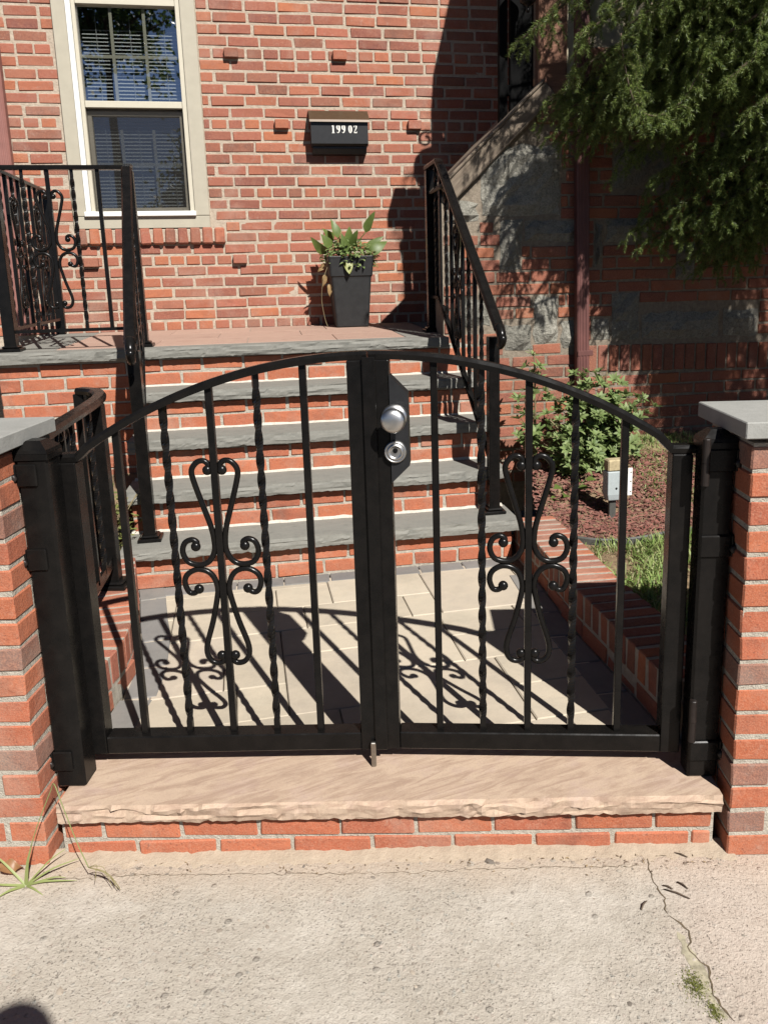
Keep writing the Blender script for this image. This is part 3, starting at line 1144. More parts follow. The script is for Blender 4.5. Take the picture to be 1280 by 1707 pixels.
# return of the low wall on its left end
lay(B, Matrix.Translation((-1.31, 4 * TREAD + OVER + .5, 0)) @ Matrix.Rotation(-PI / 2, 4, 'Z'), 0, .49, -.10, 15, .0677, .194, .092, .0098, rng=rg)
B.flush()
for k in range(1, 5):
    s = rock_slab(SU0 - .012, SU1 + .012, (k - 1) * TREAD - .008, k * TREAD + OVER + .012, k * RISE - .05, k * RISE, 40 + k, .0023, .013)
    s.build("tread", M_BLUE, stair)
    j = MB()      # bed joint where the next riser stands on the tread
    j.add([(x, k * TREAD + OVER + dy, k * RISE + dz) for x, q in [(SU0 + (SU1 - SU0) * i / 40, rg.gauss(0, .0022)) for i in range(41)] for dy, dz in ((-.012 + q, .0008), (-.001 + q * .3, .0105 + q), (.012, .0105))], [(3 * i + m, 3 * i + 3 + m, 3 * i + 4 + m, 3 * i + m + 1) for i in range(40) for m in (0, 1)])
    j.build("bed_joint", M_BED, stair)
s = rock_slab(-2.4, .93, 4 * TREAD - .008, 4 * TREAD + .12, 5 * RISE - .05, 5 * RISE, 50, .0030, .013)
s.build("landing_edge", M_BLUE, stair)
LV0, LV1 = 4 * TREAD + .124, VF - V0
sl_ = .0155
for (a, b) in ((.72, .932), (-1.40, -1.06)):
    vs0 = MB()
    vs0.box(a + .002, b - .002, LV0, LV1 - .004, -.04, 0, .003, M=Matrix.Translation((0, 0, 5 * RISE + .001)) @ Matrix.Shear('XY', 4, (0, 0)))
    o = vs0.build("landing_slab", M_BLUE, stair)
    for vtx in o.data.vertices: vtx.co.z += (vtx.co.y - LV0) * sl_
y = LV0
row = 0
while y < LV1 - .02:
    y2 = min(y + .37, LV1 - .004)
    x = -1.06 + .002
    w0 = .30 if row % 2 else .47
    while x < .718:
        x2 = min(x + w0, .718); w0 = .47
        if .718 - x2 < .08: x2 = .718
        t = MB()
        t.box(x + .0015, x2 - .0015, y + .0015, y2 - .0015, -.035, 0, .002)
        o = t.build("landing_tile", M_TILE, stair, Matrix.Translation((0, 0, 5 * RISE + .001 + (y - LV0) * sl_)))
        for vtx in o.data.vertices: vtx.co.z += (vtx.co.y - y) * sl_
        x = x2
    y = y2; row += 1
gr = MB()
gr.add([(-1.40, LV0 - .004, 5 * RISE - .004), (.931, LV0 - .004, 5 * RISE - .004), (.931, LV1, 5 * RISE - .004 + (LV1 - LV0) * sl_), (-1.40, LV1, 5 * RISE - .004 + (LV1 - LV0) * sl_)], [(0, 1, 2, 3)])
gr.build("tile_grout", M_MORTAR, stair)


def land_z(v):
    return ZL + .001 + max(0, v - VL - .124) * sl_


# ------------------------------------------------------------------ house
HB = HM(0, VF, 0)
house = empty("brick_house", HB, "old red brick house front with scattered projecting header bricks and a tall window", "house")
B = Bank(house, HB, M_OLD, M_OLD_I)
WX0, WX1, WZ0, WZ1 = -1.151, -.329, 1.80, 3.42
core = MB()
yb = .0035
for (a, b, c, d) in ((-2.7, WX0 + .04, .2, 4.35), (WX1 - .04, 2.6, .2, 4.35), (WX0 + .04, WX1 - .04, .2, WZ0 + .04), (WX0 + .04, WX1 - .04, WZ1 - .04, 4.35)):
    core.box(a, b, yb, .32, c, d)
core.build("mortar", M_MORTAR_OLD, house)
holes = [(WX0 - .004, WX1 + .004, WZ0, WZ1), (-1.152, -.232, 1.698, WZ0 + .02)]
rg = random.Random(77)
Z00 = 1.158
lay(B, Matrix.Identity(4), -2.68, 1.78, Z00, 46, .069, .1865, .09, .0145, holes=holes, header_rows=set(range(0, 46, 6)), rng=rg, stagger=.5, wild=.16)
# rowlock sill under the window
sm_ = MB()
sm_.box(-1.145, -.240, -.022, .02, 1.712, 1.794, .004)
sm_.build("sill_mortar", M_MORTAR_OLD, house)
n_s = 12
for i in range(n_s):
    x = -1.147 + i * .0762
    B.add(Matrix.Translation((x + .033, .020 - rg.uniform(0, .006), 1.748)) @ Matrix.Rotation(-.08 + rg.gauss(0, .015), 4, 'X') @ Matrix.Rotation(rg.gauss(0, .02), 4, 'Y'), .0635, .10, .100 + rg.uniform(-.006, .004), rg.uniform(0, 1), rg, .009)
# projecting headers
for (u, z) in ((-.129, 2.84), (.539, 2.84), (.156, 2.427), (1.01, 2.43), (-.159, 1.60), (-1.073, 1.596), (-1.62, 2.43), (1.12, 1.60), (-1.9, 2.84), (.9, 3.26), (.1, 3.26)):
    B.add(Matrix.Translation((u, .012, z)), .086, .09, .056, rg.random(), rg)
B.flush()

# window: casing, vinyl frame, sashes, muntins, blind
win = MB()
win.box(WX0, -1.072, -.022, .06, WZ0 + .076, WZ1, .003)
win.box(-.418, WX1, -.022, .06, WZ0 + .076, WZ1, .003)
win.box(WX0, WX1, -.0225, .06, WZ0, WZ0 + .074, .003)
win.box(-1.072, -.418, -.022, .06, 3.14, WZ1, .003)
W = win.build("window", M_CASING, house)
m = MB()
m.box(-1.071, -1.041, -.030, .05, 1.90, 3.14, .003)
m.box(-1.08, -.41, -.044, .05, 1.872, 1.903, .004)
m.build("storm_frame", M_WHITE, W)
m = MB()
m.box(-1.040, -1.018, -.012, .07, 1.904, 3.14, .002)
m.box(-.446, -.419, -.012, .07, 1.904, 3.14, .002)
m.box(-1.017, -.447, -.010, .05, 3.095, 3.139, .002)
m.build("window_frame", M_VINYL, W)
m = MB()
m.box(-1.017, -.447, -.008, .045, 2.515, 2.555, .003)
m.build("meeting_rail", M_VINYL, W)
m = MB()
m.box(-1.017, -.447, .03, .07, 2.475, 2.5135, .002)
m.box(-1.017, -.447, .03, .07, 1.9045, 1.93, .002)
m.box(-1.017, -.992, .03, .07, 1.9305, 2.4745, .002)
m.box(-.472, -.447, .03, .07, 1.9305, 2.4745, .002)
m.build("lower_sash", M_CASING, W)
for (z0, z1, y) in ((2.556, 3.094, .022), (1.931, 2.474, .052)):
    p = MB()
    p.add([(-1.018, y, z0), (-.446, y, z0), (-.446, y, z1), (-1.018, y, z1)], [(0, 1, 2, 3)])
    p.build("window_pane", M_GLASS, W)
for x in (-.829, -.637):
    p = MB(); p.box(x - .009, x + .009, .026, .036, 2.556, 3.094); p.build("muntin", M_VINYL, W)
    p = MB(); p.box(x - .009, x + .009, .056, .066, 1.931, 2.40); p.build("muntin", M_VINYL, W)
p = MB(); p.box(-1.017, -.447, .0262, .0358, 2.805, 2.823); p.build("muntin", M_VINYL, W)
p = MB(); p.box(-1.017, -.447, .0562, .0658, 2.185, 2.203); p.build("muntin", M_VINYL, W)
p = MB()
p.add([(-1.017, .012, 1.905), (-.447, .012, 1.905), (-.447, .012, 2.513), (-1.017, .012, 2.513)], [(0, 1, 2, 3)])
p.build("insect_screen", M_SCREEN, W)
sm = MB()
sm.add([(-.284, -.010, -.0065), (.284, -.010, -.0065), (.284, .0, .001), (-.284, .0, .001), (.284, .010, .0062), (-.284, .010, .0062)], [(0, 1, 2, 3), (3, 2, 4, 5)])
slat = sm.mesh("blind_slat", M_BLIND)
z = 2.985
while z > 1.93:
    link("blind_slat", slat, W, Matrix.Translation((-.732, .115, z)))
    z -= .0215
for x in (-.93, -.732, -.53):
    p = MB(); p.box(x - .0012, x + .0012, .098, .1005, 1.92, 3.06); p.build("blind_cord", M_BLIND, W)
rm = MB()
rm.box(-1.10, -.36, .35, 1.6, 1.82, 3.4)
rm.f = [tuple(reversed(f)) for f in rm.f if f != (0, 4, 5, 1)]
rm.sm = [False] * len(rm.f)
rm.build("dark_interior", M_DARK, W)

# ================================================================== IRONWORK
_bars = {}
PROF_CAP = [(-.019, -.013), (.019, -.013), (.0205, .000), (.014, .008), (-.014, .008), (-.0205, .000)]
PROF_HAND = [(-.022, -.012), (.022, -.012), (.0245, .002), (.017, .013), (-.017, .013), (-.0245, .002)]
PROF_CHAN = [(-.013, -.008), (.013, -.008), (.013, .008), (-.013, .008)]


def bar_mesh(L, tw, w=.0178):
    if tw: w = .0152
    key = (round(L, 3), tw, w)
    if key not in _bars:
        mb = MB()
        h = w / 2
        if tw:
            n = int(L / .0085)
            a0 = int(.03 / L * n) + 1
            vs_, fs_ = [], []
            for i in range(n + 1):
                z = L * i / n
                t = min(max(i - a0, 0), n - 2 * a0)
                a = t * (L / n) / .053 * (PI / 2)
                c, s = math.cos(a), math.sin(a)
                for x, y in ((-h, -h), (h, -h), (h, h), (-h, h)):
                    vs_.append((x * c - y * s, x * s + y * c, z))
            for i in range(n):
                for k in range(4):
                    fs_.append((4 * i + k, 4 * i + (k + 1) % 4, 4 * i + 4 + (k + 1) % 4, 4 * i + 4 + k))
            mb.add(vs_, fs_)
        else:
            mb.box(-h, h, -h, h, 0, L, .0015)
        _bars[key] = mb.mesh("twisted_bar" if tw else "bar", M_BLACK)
    return _bars[key]


def add_bar(root, p, ang, z0, z1, tw):
    return link("twisted_bar" if tw else "bar", bar_mesh(z1 - z0, tw), root, Matrix.Translation((p[0], p[1], z0)) @ Matrix.Rotation(ang, 4, 'Z'))


def catmull(P, k=4):
    P = [Vector(p) for p in P]
    out = []
    for i in range(len(P) - 1):
        a, b, c, d = P[max(i - 1, 0)], P[i], P[i + 1], P[min(i + 2, len(P) - 1)]
        for j in range(k):
            t = j / k
            out.append(0.5 * ((2 * b) + (c - a) * t + (2 * a - 5 * b + 4 * c - d) * t * t + (3 * b - a - 3 * c + d) * t ** 3))
    out.append(P[-1])
    return out


SC_A = [(-.0185, .9825), (-.0150, .9971), (-.0265, 1.0075), (-.0442, 1.0038), (-.0585, .9835), (-.0551, .9538), (-.0361, .8875), (-.0200, .8324), (-.0145, .7956), (-.0160, .7649), (-.0320, .7375), (-.0576, .7287), (-.0864, .7370), (-.0988, .7638), (-.0918, .7890), (-.0734, .7980), (-.0600, .7900), (-.0640, .7790)]
SC_B = [(-.0645, .6613), (-.0773, .6509), (-.0913, .6543), (-.0999, .6797), (-.0919, .7026), (-.0669, .7160), (-.0400, .7110), (-.0230, .6936), (-.0150, .6651), (-.0180, .6368), (-.0339, .5704), (-.0539, .5063), (-.0552, .4737), (-.0428, .4538), (-.0230, .4500), (-.0130, .4590), (-.0180, .4715)]
SC_MID = .7224


def scroll_meshes(scale=1.0, r=.0077):
    out = []
    for pts in (SC_A, SC_B):
        for sx in (1, -1):
            mb = MB()
            P = catmull([(sx * x * scale, 0, (z - SC_MID) * scale) for x, z in pts], 4)
            mb.tube(P, r, 7)
            for e in (0, -1):
                mb.ball(P[e], .0132 * scale, 12, 8, (1, .8, 1))
            out.append(mb.mesh("scroll", M_BLACK))
    return out


SCROLL = scroll_meshes()


def add_scroll(root, p, ang, zc):
    for me in SCROLL:
        link("scroll", me, root, Matrix.Translation((p[0], p[1], zc)) @ Matrix.Rotation(ang, 4, 'Z'))


def sq_post(name, root, x, y, z0, z1, w, bev=.003, cap=None):
    mb = MB()
    h = w / 2
    mb.box(x - h, x + h, y - h, y + h, z0, z1, bev)
    return mb.build(name, M_BLACK, root)


def base_plate(root, x, y, z, w=.098):
    mb = MB()
    h = w / 2
    mb.box(x - h, x + h, y - h, y + h, z + .0005, z + .016, .003)
    k = h * .78
    mb.box(x - k, x + k, y - k, y + k, z + .0155, z + .028, .006)
    return mb.build("base_plate", M_BLACK, root)


# ------------------------------------------------------------------ gate leaves
AXC, AZT, AR = -.1215, 1.2697, 1.307
AEND = 1.0275


def arch_z(x):
    dx = x - AXC
    return AZT - (AR - math.sqrt(max(AR * AR - dx * dx, 0)))


GZ0 = .198
leafL = empty("gate_leaf", (-.918, 1.925, GZ0), "left leaf of the black arched iron gate, with the silver drop bolt foot", "gate", "arched iron gate leaves")
ox = .918


def stile(root, x0, x1, za, zb, name="stile"):
    """stile whose top follows the arch (za at x0, zb at x1)"""
    mb = MB()
    y0, y1 = -.025, .025
    vs_ = [(x0, y0, 0), (x1, y0, 0), (x1, y1, 0), (x0, y1, 0), (x0, y0, za), (x1, y0, zb), (x1, y1, zb), (x0, y1, za)]
    mb.add(vs_, [(3, 2, 1, 0), (4, 5, 6, 7), (0, 1, 5, 4), (1, 2, 6, 5), (2, 3, 7, 6), (3, 0, 4, 7)])
    o = mb.build(name, M_BLACK, root)
    md = o.modifiers.new("edge", 'BEVEL'); md.width = .003; md.segments = 2; md.limit_method = 'ANGLE'
    return o


ZE = AEND - GZ0
stile(leafL, 0, .0505, ZE - .013, ZE - .013)
stile(leafL, .743, .7925, arch_z(-.175) - GZ0 - .013, arch_z(-.1255) - GZ0 - .013)
mb = MB(); mb.box(.0507, .7428, -.0249, .0249, .0005, .0505, .003); mb.build("bottom_rail", M_BLACK, leafL)
P = [(-.008, 0, ZE)] + [(x + ox, 0, arch_z(x) - GZ0) for x in np.linspace(-.868, -.1255, 26)]
P[1] = (.0505, 0, ZE + .001)
mb = MB(); mb.sweep(P, PROF_CAP); fix_normals(mb.build("top_rail", M_BLACK, leafL))
for x, tw in ((-.766, 0), (-.643, 1), (-.5235, 0), (-.4052, 1), (-.2862, 0)):
    add_bar(leafL, (x + ox, 0), 0, .050, arch_z(x) - GZ0 - .008, tw)
add_scroll(leafL, (-.5235 + ox, 0), 0, SC_MID - GZ0)
mb = MB(); mb.box(.781, .8135, -.0335, -.0256, .004, arch_z(-.12) - GZ0 - .006, .0015); mb.build("stop_bar", M_BLACK, leafL)
mb = MB()
mb.box(.769, .782, -.042, -.029, -.0415, .030, .002)
mb.build("drop_bolt", M_STEEL, leafL)
mb = MB(); mb.lathe([(.013, .02), (.013, .10)], 14, M=Matrix.Translation((.776, .034, 0))); mb.build("bolt_sleeve", M_BLACK, leafL)

HX, HY = .676, 1.886
ANG = -.0525
leafR = empty("gate_leaf", Matrix.Translation((HX, HY, GZ0)) @ Matrix.Rotation(ANG, 4, 'Z'), "right leaf of the black arched iron gate, with the silver knob and deadbolt", "gate", "arched iron gate leaves")


def sR(x19, front=False):
    X = x19
    for _ in range(6):
        Y = HY + (HX - X) * .0525 - (.025 if front else 0)
        X = x19 * Y / 1.9
    return (X - HX) / math.cos(ANG)


aR = lambda s: arch_z(s * math.cos(ANG) + HX)
s_l0, s_l1 = sR(-.1205, 1), sR(-.070, 1)
s_r0 = sR(.633, 1)
ZER = AEND - GZ0 - .004
stile(leafR, s_l0, s_l1, aR(s_l0) - GZ0 - .013, aR(s_l1) - GZ0 - .013)
stile(leafR, s_r0, s_r0 + .0505, ZER - .013, ZER - .013)
mb = MB(); mb.box(s_l1 + .0002, s_r0 - .0002, -.0249, .0249, .0005, .0505, .003); mb.build("bottom_rail", M_BLACK, leafR)
P = [(s, 0, aR(s) - GZ0) for s in np.linspace(s_l0, s_r0, 26)] + [(s_r0 + .058, 0, ZER)]
P[-2] = (s_r0 + .001, 0, ZER + .001)
mb = MB(); mb.sweep(P, PROF_CAP); fix_normals(mb.build("top_rail", M_BLACK, leafR))
for x, tw in ((.0385, 0), (.1535, 1), (.2725, 0), (.388, 1), (.511, 0)):
    s = sR(x)
    add_bar(leafR, (s, 0), 0, .050, aR(s) - GZ0 - .008, tw)
add_scroll(leafR, (sR(.2725), 0), 0, SC_MID - GZ0 - .002)
# lock box with knob and deadbolt
zz = lambda z: z - GZ0
lb = MB()
sx = lambda x: sR(x, 1)
poly = [(sx(-.070), zz(1.218)), (sx(-.070), zz(.945)), (sx(-.024), zz(.990)), (sx(-.025), zz(1.171))]
vs_ = [(x, -.029, z) for x, z in poly] + [(x, .024, z) for x, z in poly]
lb.add(vs_, [(0, 1, 2, 3), (7, 6, 5, 4), (0, 4, 5, 1), (1, 5, 6, 2), (2, 6, 7, 3), (3, 7, 4, 0)])
fix_normals(lb.build("lock_box", M_BLACKBOX, leafR))
K = Matrix.Translation((sx(-.0585), -.0292, zz(1.114)))
mb = MB()
mb.lathe([(.0325, 0), (.0325, .003), (.029, .008), (.0150, .011), (.0125, .030), (.016, .035), (.0265, .040), (.0305, .048), (.0300, .056), (.0265, .063), (.018, .0668), (.006, .068), (.001, .0681)], 40, 'Y', K @ Matrix.Diagonal((1, 1, 1, 1)))
fix_normals(mb.build("door_knob", M_NICKEL, leafR))
K = Matrix.Translation((sx(-.0585), -.0292, zz(1.0265)))
mb = MB()
mb.lathe([(.0285, 0), (.0285, .005), (.0265, .0085), (.0240, .0095), (.0232, .0075), (.0205, .0075), (.0198, .011), (.0170, .0125), (.0150, .0115), (.0143, .009), (.0120, .0088), (.001, .0090)], 40, 'Y', K)
db = fix_normals(mb.build("deadbolt", M_NICKEL, leafR))
mb = MB()
mb.lathe([(.0062, .0), (.0062, .0035), (.005, .0045), (.001, .0046)], 16, 'Y', K @ Matrix.Translation((0, -.0090, .0045)))
mb.build("keyhole", M_DOORB, db)

# ------------------------------------------------------------------ gate posts


def gate_post(x0, x1, y0, y1, top, label, sgn):
    c = Vector(((x0 + x1) / 2, (y0 + y1) / 2, ZS))
    root = empty("gate_post", c, label, "post", "square iron gate posts")
    hx, hy = (x1 - x0) / 2, (y1 - y0) / 2
    mb = MB()
    mb.box(-hx, hx, -hy, hy, 0, top - .032 - ZS, .006)
    mb.build("post", M_BLACK, root)
    mb = MB()
    e = .004
    z = top - .034 - ZS
    mb.box(-hx - e, hx + e, -hy - e, hy + e, z - .012, z + .006, .002)
    b = [(-hx - e, -hy - e), (hx + e, -hy - e), (hx + e, hy + e), (-hx - e, hy + e)]
    t = [(p[0] * .42, p[1] * .42) for p in b]
    mb.add([(p[0], p[1], z + .0058) for p in b] + [(p[0] * .93, p[1] * .93, z + .014) for p in b] + [(p[0], p[1], z + .034) for p in t],
           [(0, 1, 5, 4), (1, 2, 6, 5), (2, 3, 7, 6), (3, 0, 4, 7), (4, 5, 9, 8), (5, 6, 10, 9), (6, 7, 11, 10), (7, 4, 8, 11), (8, 9, 10, 11)])
    mb.build("post_cap", M_BLACK, root)
    for zz_ in (1.005, .79, .235):
        mb = MB()
        zc = zz_ - ZS
        mb.box(-hx * .99, hx * .30 if sgn < 0 else hx * .99, -hy - .007, -hy - .0005, zc - .028, zc + .028, .003)
        mb.M = None
        xo = -hx if sgn < 0 else hx
        mb.box(min(xo, xo + sgn * .012), max(xo, xo + sgn * .012), -hy - .006, hy * .5, zc - .028, zc + .028, .003)
        mb.build("wall_bracket", M_BLACK, root)
        mb = MB()
        mb.lathe([(.011, 0), (.011, .007), (.008, .009), (.001, .0095)], 6, 'Y', Matrix.Translation((xo + sgn * .0055, -hy - .0065, zc - .006)))
        mb.build("bracket_bolt", M_RUSTY, root)
    return root


gpl = gate_post(-.9745, -.898, 1.820, 1.896, 1.086, "left black gate post with low pyramid cap, scuffed, fixed to the left brick pillar", -1)
gpr = gate_post(.677, .753, 1.815, 1.875, 1.078, "right black gate post fixed to the right brick pillar, mostly in its shadow", 1)
for z in (1.00, .32):
    mb = MB()
    mb.lathe([(.0095, -.055), (.0095, .0)], 16, smooth=False, M=Matrix.Translation((-.034, -.035, z - ZS)))
    mb.lathe([(.0095, .001), (.0095, .058), (.008, .060)], 16, smooth=False, M=Matrix.Translation((-.034, -.035, z - ZS)))
    mb.build("hinge_barrel", M_RUSTY, gpr)

# ------------------------------------------------------------------ stair and landing railings


def rail(root, pts, prof, name):
    mb = MB()
    mb.sweep(pts, prof)
    return fix_normals(mb.build(name, M_BLACK, root))


def lambs_tongue(root, p, d):
    """handrail end curling down; p end of rail, d unit direction (x, y, z)"""
    p, d = Vector(p), Vector(d)
    h = Vector((d.x, d.y, 0)).normalized()
    pts = [p - d * .02, p + d * .02, p + d * .035 + Vector((0, 0, -.012)), p + h * .036 + Vector((0, 0, -.036)), p + h * .026 + Vector((0, 0, -.058)), p + h * .006 + Vector((0, 0, -.070))]
    pts = catmull(pts, 4)
    mb = MB()
    n = len(pts)
    mb.tube(pts, [.0225 - .006 * i / n for i in range(n)], 12)
    mb.ball(pts[-1], .018, 12, 8)
    return mb.build("lambs_tongue", M_BLACK, root)


# right stair railing (local frame = house frame at the post foot)
RB = HM(.98, 3.39, ZG + RISE)
rr = empty("stair_railing", RB, "right black stair railing with twisted bars running up beside the stone porch wall", "railing")
W2 = lambda u, v, z: (u - .98, v - 3.39, z - ZG - RISE)
lowP, upP = (.985, 3.395), (.925, 4.43)
du = (upP[0] - lowP[0]) / (upP[1] - lowP[1])
uline = lambda v: lowP[0] + (v - lowP[1]) * du
x, y, z = W2(*lowP, ZG + RISE); sq_post("newel_post", rr, x, y, .01, 1.185 - ZG - RISE, .050); base_plate(rr, x, y, 0)
x, y, z = W2(*upP, land_z(4.43)); sq_post("top_post", rr, x, y, z + .01, 2.035 - ZG - RISE, .050); base_plate(rr, x, y, z)
hv = [(4.47, 2.047), (4.24, 2.055), (3.305, 1.215)]
hz = lambda v: 2.055 if v > 4.24 else 1.215 + (v - 3.305) * (2.055 - 1.215) / (4.24 - 3.305)
HP = [W2(uline(4.47), 4.47, 2.052), W2(uline(4.25), 4.25, 2.060), W2(uline(4.20), 4.20, 2.025), W2(uline(3.305), 3.305, 1.222)]
rail(rr, HP, PROF_HAND, "handrail")
dvec = (Vector(HP[-1]) - Vector(HP[-2])).normalized()
lambs_tongue(rr, HP[-1], dvec)
bz = lambda v: (1.345 if v > 4.26 else 1.345 - (4.26 - v) * .885)
rail(rr, [W2(uline(4.43), 4.43, 1.345), W2(uline(4.26), 4.26, 1.345), W2(uline(4.20), 4.20, bz(4.20)), W2(uline(3.40), 3.40, bz(3.40))], PROF_CHAN, "bottom_rail")
a2 = math.atan2(1, du) - 0
vv = 4.31
i = 0
while vv > 3.46:
    x, y, _ = W2(uline(vv), vv, 0)
    z1 = (hz(vv) - .006) - ZG - RISE
    add_bar(rr, (x, y), PI / 2, bz(vv) - ZG - RISE, z1, i % 2 == 0)
    if i in (4,):
        add_scroll(rr, (x, y), PI / 2, (bz(vv) + hz(vv)) / 2 - ZG - RISE)
    vv -= .0945; i += 1

# left railing: corner post, front panel, side run back to the wall, stair run down to its newel
LB = HM(-.56, 3.38, ZG + RISE)
lr = empty("porch_railing", LB, "left black porch railing with scroll panel beside the window and a run down the steps", "railing")
O0 = (-.56, 3.38, ZG + RISE)
W3 = lambda u, v, z: (u - O0[0], v - O0[1], z - O0[2])
VP = 4.175
ncorner, nfront = (-1.262, VP), (-.635, VP)
lowL = (-.560, 3.385)
x, y, z = W3(*lowL, 0); sq_post("newel_post", lr, x, y, .01, 1.185 - O0[2], .050); base_plate(lr, x, y, 0)
for p in (ncorner, nfront):
    x, y, z = W3(*p, land_z(VP)); sq_post("landing_post", lr, x, y, z + .01, 2.0 - O0[2], .050 if p is nfront else .056); base_plate(lr, x, y, z, .10)
rail(lr, [W3(ncorner[0] - .03, VP, 2.018), W3(nfront[0] + .022, VP, 2.018)], PROF_CAP, "front_top_rail")
rail(lr, [W3(ncorner[0], VP, 1.238), W3(nfront[0], VP, 1.238)], PROF_CHAN, "front_bottom_rail")
for i, u in enumerate((-1.125, -1.010, -.897, -.778)):
    x, y, _ = W3(u, VP, 0)
    add_bar(lr, (x, y), 0, 1.238 - O0[2], 2.006 - O0[2], i in (0, 2))
    if i == 1: add_scroll(lr, (x, y), 0, 1.622 - O0[2])
# side run to the wall
us = lambda v: ncorner[0] - (v - VP) * .02
rail(lr, [W3(us(VP) - .0, VP + .0, 2.019), W3(us(5.26), 5.26, 2.019)], PROF_CAP, "side_top_rail")
rail(lr, [W3(us(VP), VP, 1.25), W3(us(5.26), 5.26, 1.255)], PROF_CHAN, "side_bottom_rail")
vv, i = VP + .11, 0
while vv < 5.2:
    x, y, _ = W3(us(vv), vv, 0)
    add_bar(lr, (x, y), PI / 2, 1.25 - O0[2], 2.006 - O0[2], i % 2 == 0)
    if i in (2, 6): add_scroll(lr, (x, y), PI / 2, 1.622 - O0[2])
    vv += .115; i += 1
x, y, z = W3(us(5.25), 5.25, land_z(5.25)); sq_post("wall_post", lr, x, y, z + .004, 2.0 - O0[2], .048)
# stair run
ul = lambda v: lowL[0] + (v - lowL[1]) * (nfront[0] - lowL[0]) / (VP - lowL[1])
HP = [W3(ul(VP) - .0, VP + .01, 2.022), W3(ul(4.16), 4.13, 2.005), W3(ul(3.30), 3.285, 1.222)]
rail(lr, HP, PROF_HAND, "handrail")
lambs_tongue(lr, HP[-1], (Vector(HP[-1]) - Vector(HP[-2])).normalized())
hzl = lambda v: 1.222 + (v - 3.285) * (2.005 - 1.222) / (4.13 - 3.285)
bzl = lambda v: hzl(v) - .72
rail(lr, [W3(ul(4.15), 4.15, bzl(4.15)), W3(ul(3.39), 3.39, bzl(3.39))], PROF_CHAN, "bottom_rail")
vv, i = 4.06, 0
while vv > 3.46:
    x, y, _ = W3(ul(vv), vv, 0)
    add_bar(lr, (x, y), PI / 2, bzl(vv) - O0[2], hzl(vv) - .008 - O0[2], i % 2 == 0)
    if i == 3: add_scroll(lr, (x, y), PI / 2, (bzl(vv) + hzl(vv)) / 2 - O0[2])
    vv -= .117; i += 1

# short curved guard rail on the left kerb
CB = Vector((-1.16, 2.77, KTOP))
cr_ = empty("curved_railing", CB, "short black curved railing on the left brick kerb behind the left gate post", "railing")
plan = catmull([(-1.045, 2.10, 0), (-1.085, 2.33, 0), (-1.13, 2.60, 0), (-1.165, 2.78, 0), (-1.205, 2.91, 0), (-1.265, 3.01, 0), (-1.345, 3.06, 0)], 6)
ct = 1.045
top = [Vector((p.x, p.y, ct)) - CB for p in plan]
bot = [Vector((p.x, p.y, .440)) - CB for p in plan]
rail(cr_, top, PROF_HAND, "top_rail")
rail(cr_, bot, [(-.006, -.020), (.006, -.020), (.006, .020), (-.006, .020)], "bottom_rail")
px, py = -1.160 - CB.x, 2.77 - CB.y
sq_post("end_post", cr_, px, py, .01, ct - KTOP - .012, .042); base_plate(cr_, px, py, 0, .10)
sq_post("end_post", cr_, top[-1].x, top[-1].y, .0, ct - KTOP - .012, .042)
acc, nxt, cnt = 0.0, .09, 0
for i in range(len(plan) - 1):
    a, b = plan[i], plan[i + 1]
    l = (b - a).length
    while nxt <= acc + l:
        p = a + (b - a) * ((nxt - acc) / l)
        ang = math.atan2((b - a).y, (b - a).x)
        if abs((p - Vector((-1.16, 2.77, 0))).length) > .04:
            add_bar(cr_, (p.x - CB.x, p.y - CB.y), ang, .44 - KTOP, ct - .012 - KTOP, cnt % 2 == 0)
            if cnt in (1, 5): add_scroll(cr_, (p.x - CB.x, p.y - CB.y), ang, .745 - KTOP)
        cnt += 1
        nxt += .112
    acc += l

# ------------------------------------------------------------------ mailbox
MBX = HM(.512, VF, 2.24)
box = empty("mailbox", MBX, "black wall mailbox with bronze lid and the number 199 02", "mailbox")


def xprism(mb, prof, x0, x1):
    """profile (y, z) extruded along x"""
    n = len(prof)
    mb.add([(x0, y, z) for y, z in prof] + [(x1, y, z) for y, z in prof], [(i, (i + 1) % n, n + (i + 1) % n, n + i) for i in range(n)] + [tuple(range(n - 1, -1, -1)), tuple(range(n, 2 * n))])


mb = MB()
xprism(mb, [(-.006, .245), (-.006, .055), (-.030, .045), (-.088, .048), (-.100, .060), (-.104, .190), (-.050, .235)], -.180, .180)
o = fix_normals(mb.build("box_body", M_BLACKBOX, box))
mb = MB()
xprism(mb, [(-.004, .0), (-.004, .060), (-.074, .046), (-.074, .034), (-.050, .004)], -.172, .172)
fix_normals(mb.build("newspaper_shelf", M_BLACKBOX, box))
mb = MB()
xprism(mb, [(-.003, .272), (-.022, .270), (-.118, .200), (-.122, .186), (-.116, .186), (-.110, .196), (-.022, .262), (-.003, .262)], -.188, .190)
fix_normals(mb.build("lid", M_BRONZE, box))


def ribbon(mb, pts, y):
    """flat stroke in the x-z plane with half-width per point"""
    P = [Vector((p[0], p[1])) for p in pts]
    vs_, fs_ = [], []
    n = len(P)
    for i in range(n):
        t = (P[min(i + 1, n - 1)] - P[max(i - 1, 0)])
        t = t.normalized() if t.length > 1e-9 else Vector((0, 1))
        w = pts[i][2]
        for s in (-1, 1):
            vs_.append((P[i].x - t.y * w * s, y, P[i].y + t.x * w * s))
    for i in range(n - 1):
        fs_.append((2 * i, 2 * i + 1, 2 * i + 3, 2 * i + 2))
    mb.add(vs_, fs_)


